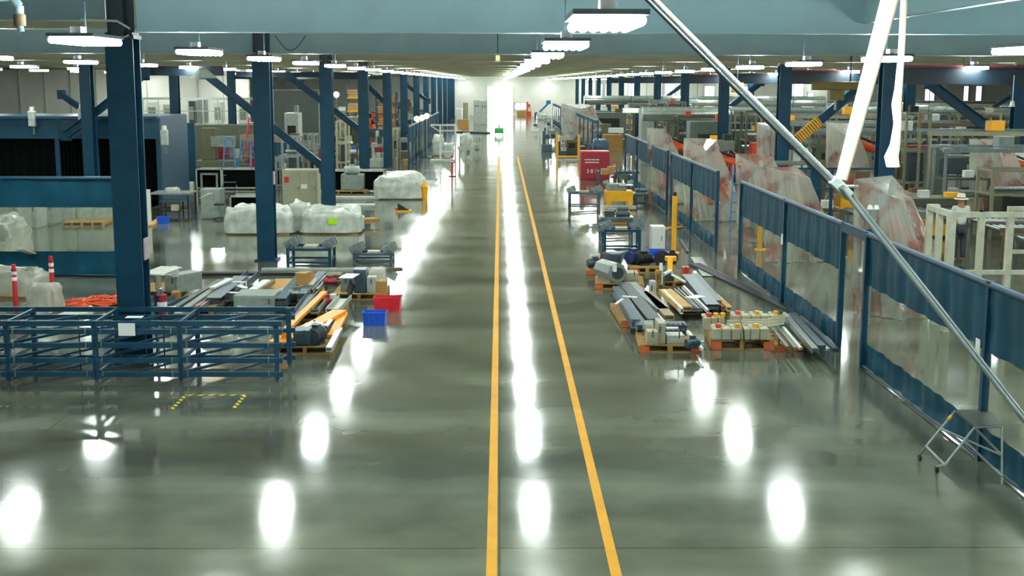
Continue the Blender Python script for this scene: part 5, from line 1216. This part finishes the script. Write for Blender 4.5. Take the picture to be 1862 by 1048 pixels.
def cloth_part(name, idx, RD_, m, grow):
    me = bpy.data.meshes.new(name); mp = {q: i for i, q in enumerate(idx)}
    me.from_pydata([Vector(V[q])*k for q in idx], [(mp[a], mp[b_]) for a, b_ in E if a in mp and b_ in mp], []); o = bpy.data.objects.new(name, me); C.objects.link(o); o.parent = r; me.materials.append(m); ensure_skin(o); skinmod(o, [RD[q]+grow for q in idx])
cloth_part('shirt', [0, 1, 2, 6, 7, 9, 10], RD, WHITE, .03); cloth_part('trousers', [0, 12, 13, 14, 16, 17, 18], RD, mat('dark trousers', '2a3038', .7), .02)
MB().cyl((0, .02*k, 1.66*k), (0, .02*k, 1.80*k), .125*k, .09*k, 20).build('hat_crown', CREAM, r); MB().cyl((0, .0, 1.655*k), (0, .0, 1.675*k), .19*k, .15*k, 24).build('hat_brim', CREAM, r); MB().cyl((0, .02*k, 1.675*k), (0, .02*k, 1.70*k), .128*k, n=20).build('hat_band', BRZ, r)
hd = MB()
for s in (-1, 1):
    hd = MB(); hd.box(0, 0, 0, .07, .025, .09)
    for q in range(4): hd.cyl((-.027+.018*q, 0, .085), (-.027+.018*q, .012, .085+(.055, .065, .062, .048)[q]), .0085, .0075, 6)
    hd.cyl((.035*(-s), 0, .03), (.06*(-s), .01, .075), .010, .008, 6)
    hd.build('hand', SKIN, r, loc=(s*.2*k, .23*k, 1.0*k)).rotation_euler = (-PI/2, 0, 0)

# elevated rails and light strips over the production rows
for i, (Y, x0, x1, z) in enumerate([(40, 14, 17.5, 2.5), (43, 14.5, 18.6, 2.9), (47.5, 11.5, 17.8, 2.75), (49.5, 15.5, 20.8, 3.0), (52.5, 12, 22, 2.9), (55, 11.2, 17.9, 3.15), (60, 11, 25, 3.2), (62.5, 14, 27, 2.9), (67, 9, 17, 2.7), (72, 11, 30, 3.3), (79, 8, 24, 3.2), (86, 9, 34, 3.3)]):
    r = thing('overhead_rail', '%s elevated pale rail from the camera over the right hall machines' % ORD[i], 'overhead rail', ((x0+x1)/2, Y, 0)); L_ = x1-x0; m = [GALV, mats_r[1], mats_r[0], BRZ][i % 4]
    MB().box(0, 0, z, L_, .1, .14).build('front_rail', m, r); MB().box(0, 1.1, z+.1, L_, .1, .1).build('rear_rail', GALV, r)
    n_ = max(2, int(L_/3)+1)
    for k in range(n_):
        for y in (0, 1.1): MB().box(0, 0, 0, .08, .08, z+.1*(y > 0)).build('support_post', m, r, loc=(-L_/2+.1+(L_-.2)*k/(n_-1), y, 0))
    g = MB(); q = 0.3
    while q < L_-.3: g.box(-L_/2+q, .55, z+.02, .06, 1.1, .05); q += .9
    g.build('rungs', m, r)
    MB().box(L_*.1, .5, z+.15, .5, .5, .35).build('carriage', rnd.choice([WHITE, GREY, BRZ, YEL]), r, bevel=.02)
p = PY(22, 2, 16); r = thing('drain_pipe', 'pale blue pipe elbow with brown valve in the top left corner', 'pipe', p)
MB().tube([Vector((-1.2, 0, .05)), Vector((0, 0, .05)), Vector((.08, 0, -.06)), Vector((.08, 0, -.16))], .055, 12).build('pipe', PALE2, r); MB().cyl((.08, 0, -.16), (.08, 0, -.3), .075).build('valve', BRZ, r); MB().cyl((.08, 0, -.3), (.09, 0, -.37), .04).build('nozzle', PALE2, r); MB().cyl((-.8, 0, .05), (-.8, 0, 6.75-p.z), .01, n=5).build('hanger', DARK, r)
a, b_ = PY(146, 36, 20.4), PY(212, 38, 20.7); r = thing('antenna_rod', 'thin pale rod sticking out left of the nearest column top', 'rod', b_); MB().cyl(a-b_, (0, 0, 0), .02, n=8).build('rod', LGREY, r); MB().bar((0, 0, 0), (.18, .1, -.12), .03, .03).build('bracket', GALV, r)
pts = [PY(168+66*t/10, 64+9*math.sin(PI*t/10), 20.4) for t in range(11)]; o = MB().tube([q-pts[0] for q in pts], .012, 6).build('cable', LGREY, loc=pts[0]); tag(o, 'thin pale cable looping under the antenna rod', 'cable')
pts = [PY(500+56*t/10, 64+28*math.sin(PI*t/10), 32.9) for t in range(11)]; o = MB().tube([q-pts[0] for q in pts], .014, 6).build('cable', BRZ, loc=pts[0]); tag(o, 'brownish cable loop hanging on the second girder', 'cable')
p = PY(905, 107, 32); r = thing('hanging_sensor', 'small yellowish lit unit hanging over the aisle from the second girder', 'hanging unit', p); MB().box(0, 0, -.08, .12, .1, .2).build('housing', GALV, r); MB().cyl((0, -.06, -.05), (0, -.06, .08), .05, n=12).build('lit_lens', mat('yellowish lit lens', 'e8dc90', emit=.9), r); MB().cyl((0, 0, .1), (0, 0, 6.75-p.z), .012, n=5).build('rod', DARK, r)

p = PY(1147, 201, 62); r = thing('lit_sign', 'small greenish lit sign near the left end of the ducts', 'lit sign', p); MB().box(0, 0, -.12, .8, .1, .24).build('housing', WHITE, r); MB().box(0, -.06, -.09, .7, .02, .18).build('lit_face', mat('greenish lit face', 'cfffd0', emit=1.0), r); MB().cyl((0, 0, .1), (0, 0, 6.75-p.z), .015, n=5).build('hanger', DARK, r)
o = G(400, 400); r = thing('swivel_stool', 'small dark swivel stool beside the grey lectern', 'stool', o); MB().cyl((0, 0, .5), (0, 0, .56), .18, n=16).build('seat', BLACK, r); MB().cyl((0, 0, .06), (0, 0, .5), .025).build('column', GALV, r)
for k in range(5): a = k*2*PI/5; MB().bar((0, 0, .09), (.27*math.cos(a), .27*math.sin(a), .03), .03, .03).build('leg', BLACK, r)

p = PY(1588, 376, 24.2); r = thing('signal_beacon', 'grey post with two white domes in front of the big plastic cover', 'beacon post', (p.x, p.y, 0)); MB().cyl((0, 0, 0), (0, 0, p.z-.05), .04, n=10).build('post', GREY, r); MB().box(0, 0, p.z-.3, .12, .1, .25).build('box', GREY, r, bevel=.01)
for s_ in (-1, 1): MB().cyl((s_*.06, 0, p.z-.05), (s_*.06, 0, p.z+.03), .06, .035, 12).build('white_dome', WHITE, r)
P_ = [o for o in C.objects if o.name == 'person'][0]
MB().cyl((0, .0, 1.53*k), (0, .0, 1.66*k), .075*k, .1*k, 18).build('hair', mat('dark hair', '2c2219', .7), P_)
fc = MB(); fc.cyl((0, .11*k, 1.625*k), (0, .135*k, 1.60*k), .012*k, .016*k, 8)
for s_ in (-1, 1): fc.cyl((s_*.088*k, .02*k, 1.61*k), (s_*.1*k, .015*k, 1.61*k), .026*k, .02*k, 10)
fc.build('nose_and_ears', SKIN, P_)
fe = MB()
for s_ in (-1, 1): fe.cyl((s_*.032*k, .095*k, 1.64*k), (s_*.032*k, .108*k, 1.64*k), .009*k, n=8)
fe.build('eyes', BLACK, P_); MB().box(0, .1*k, 1.565*k, .045*k, .02*k, .01*k).build('mouth', RED2, P_)
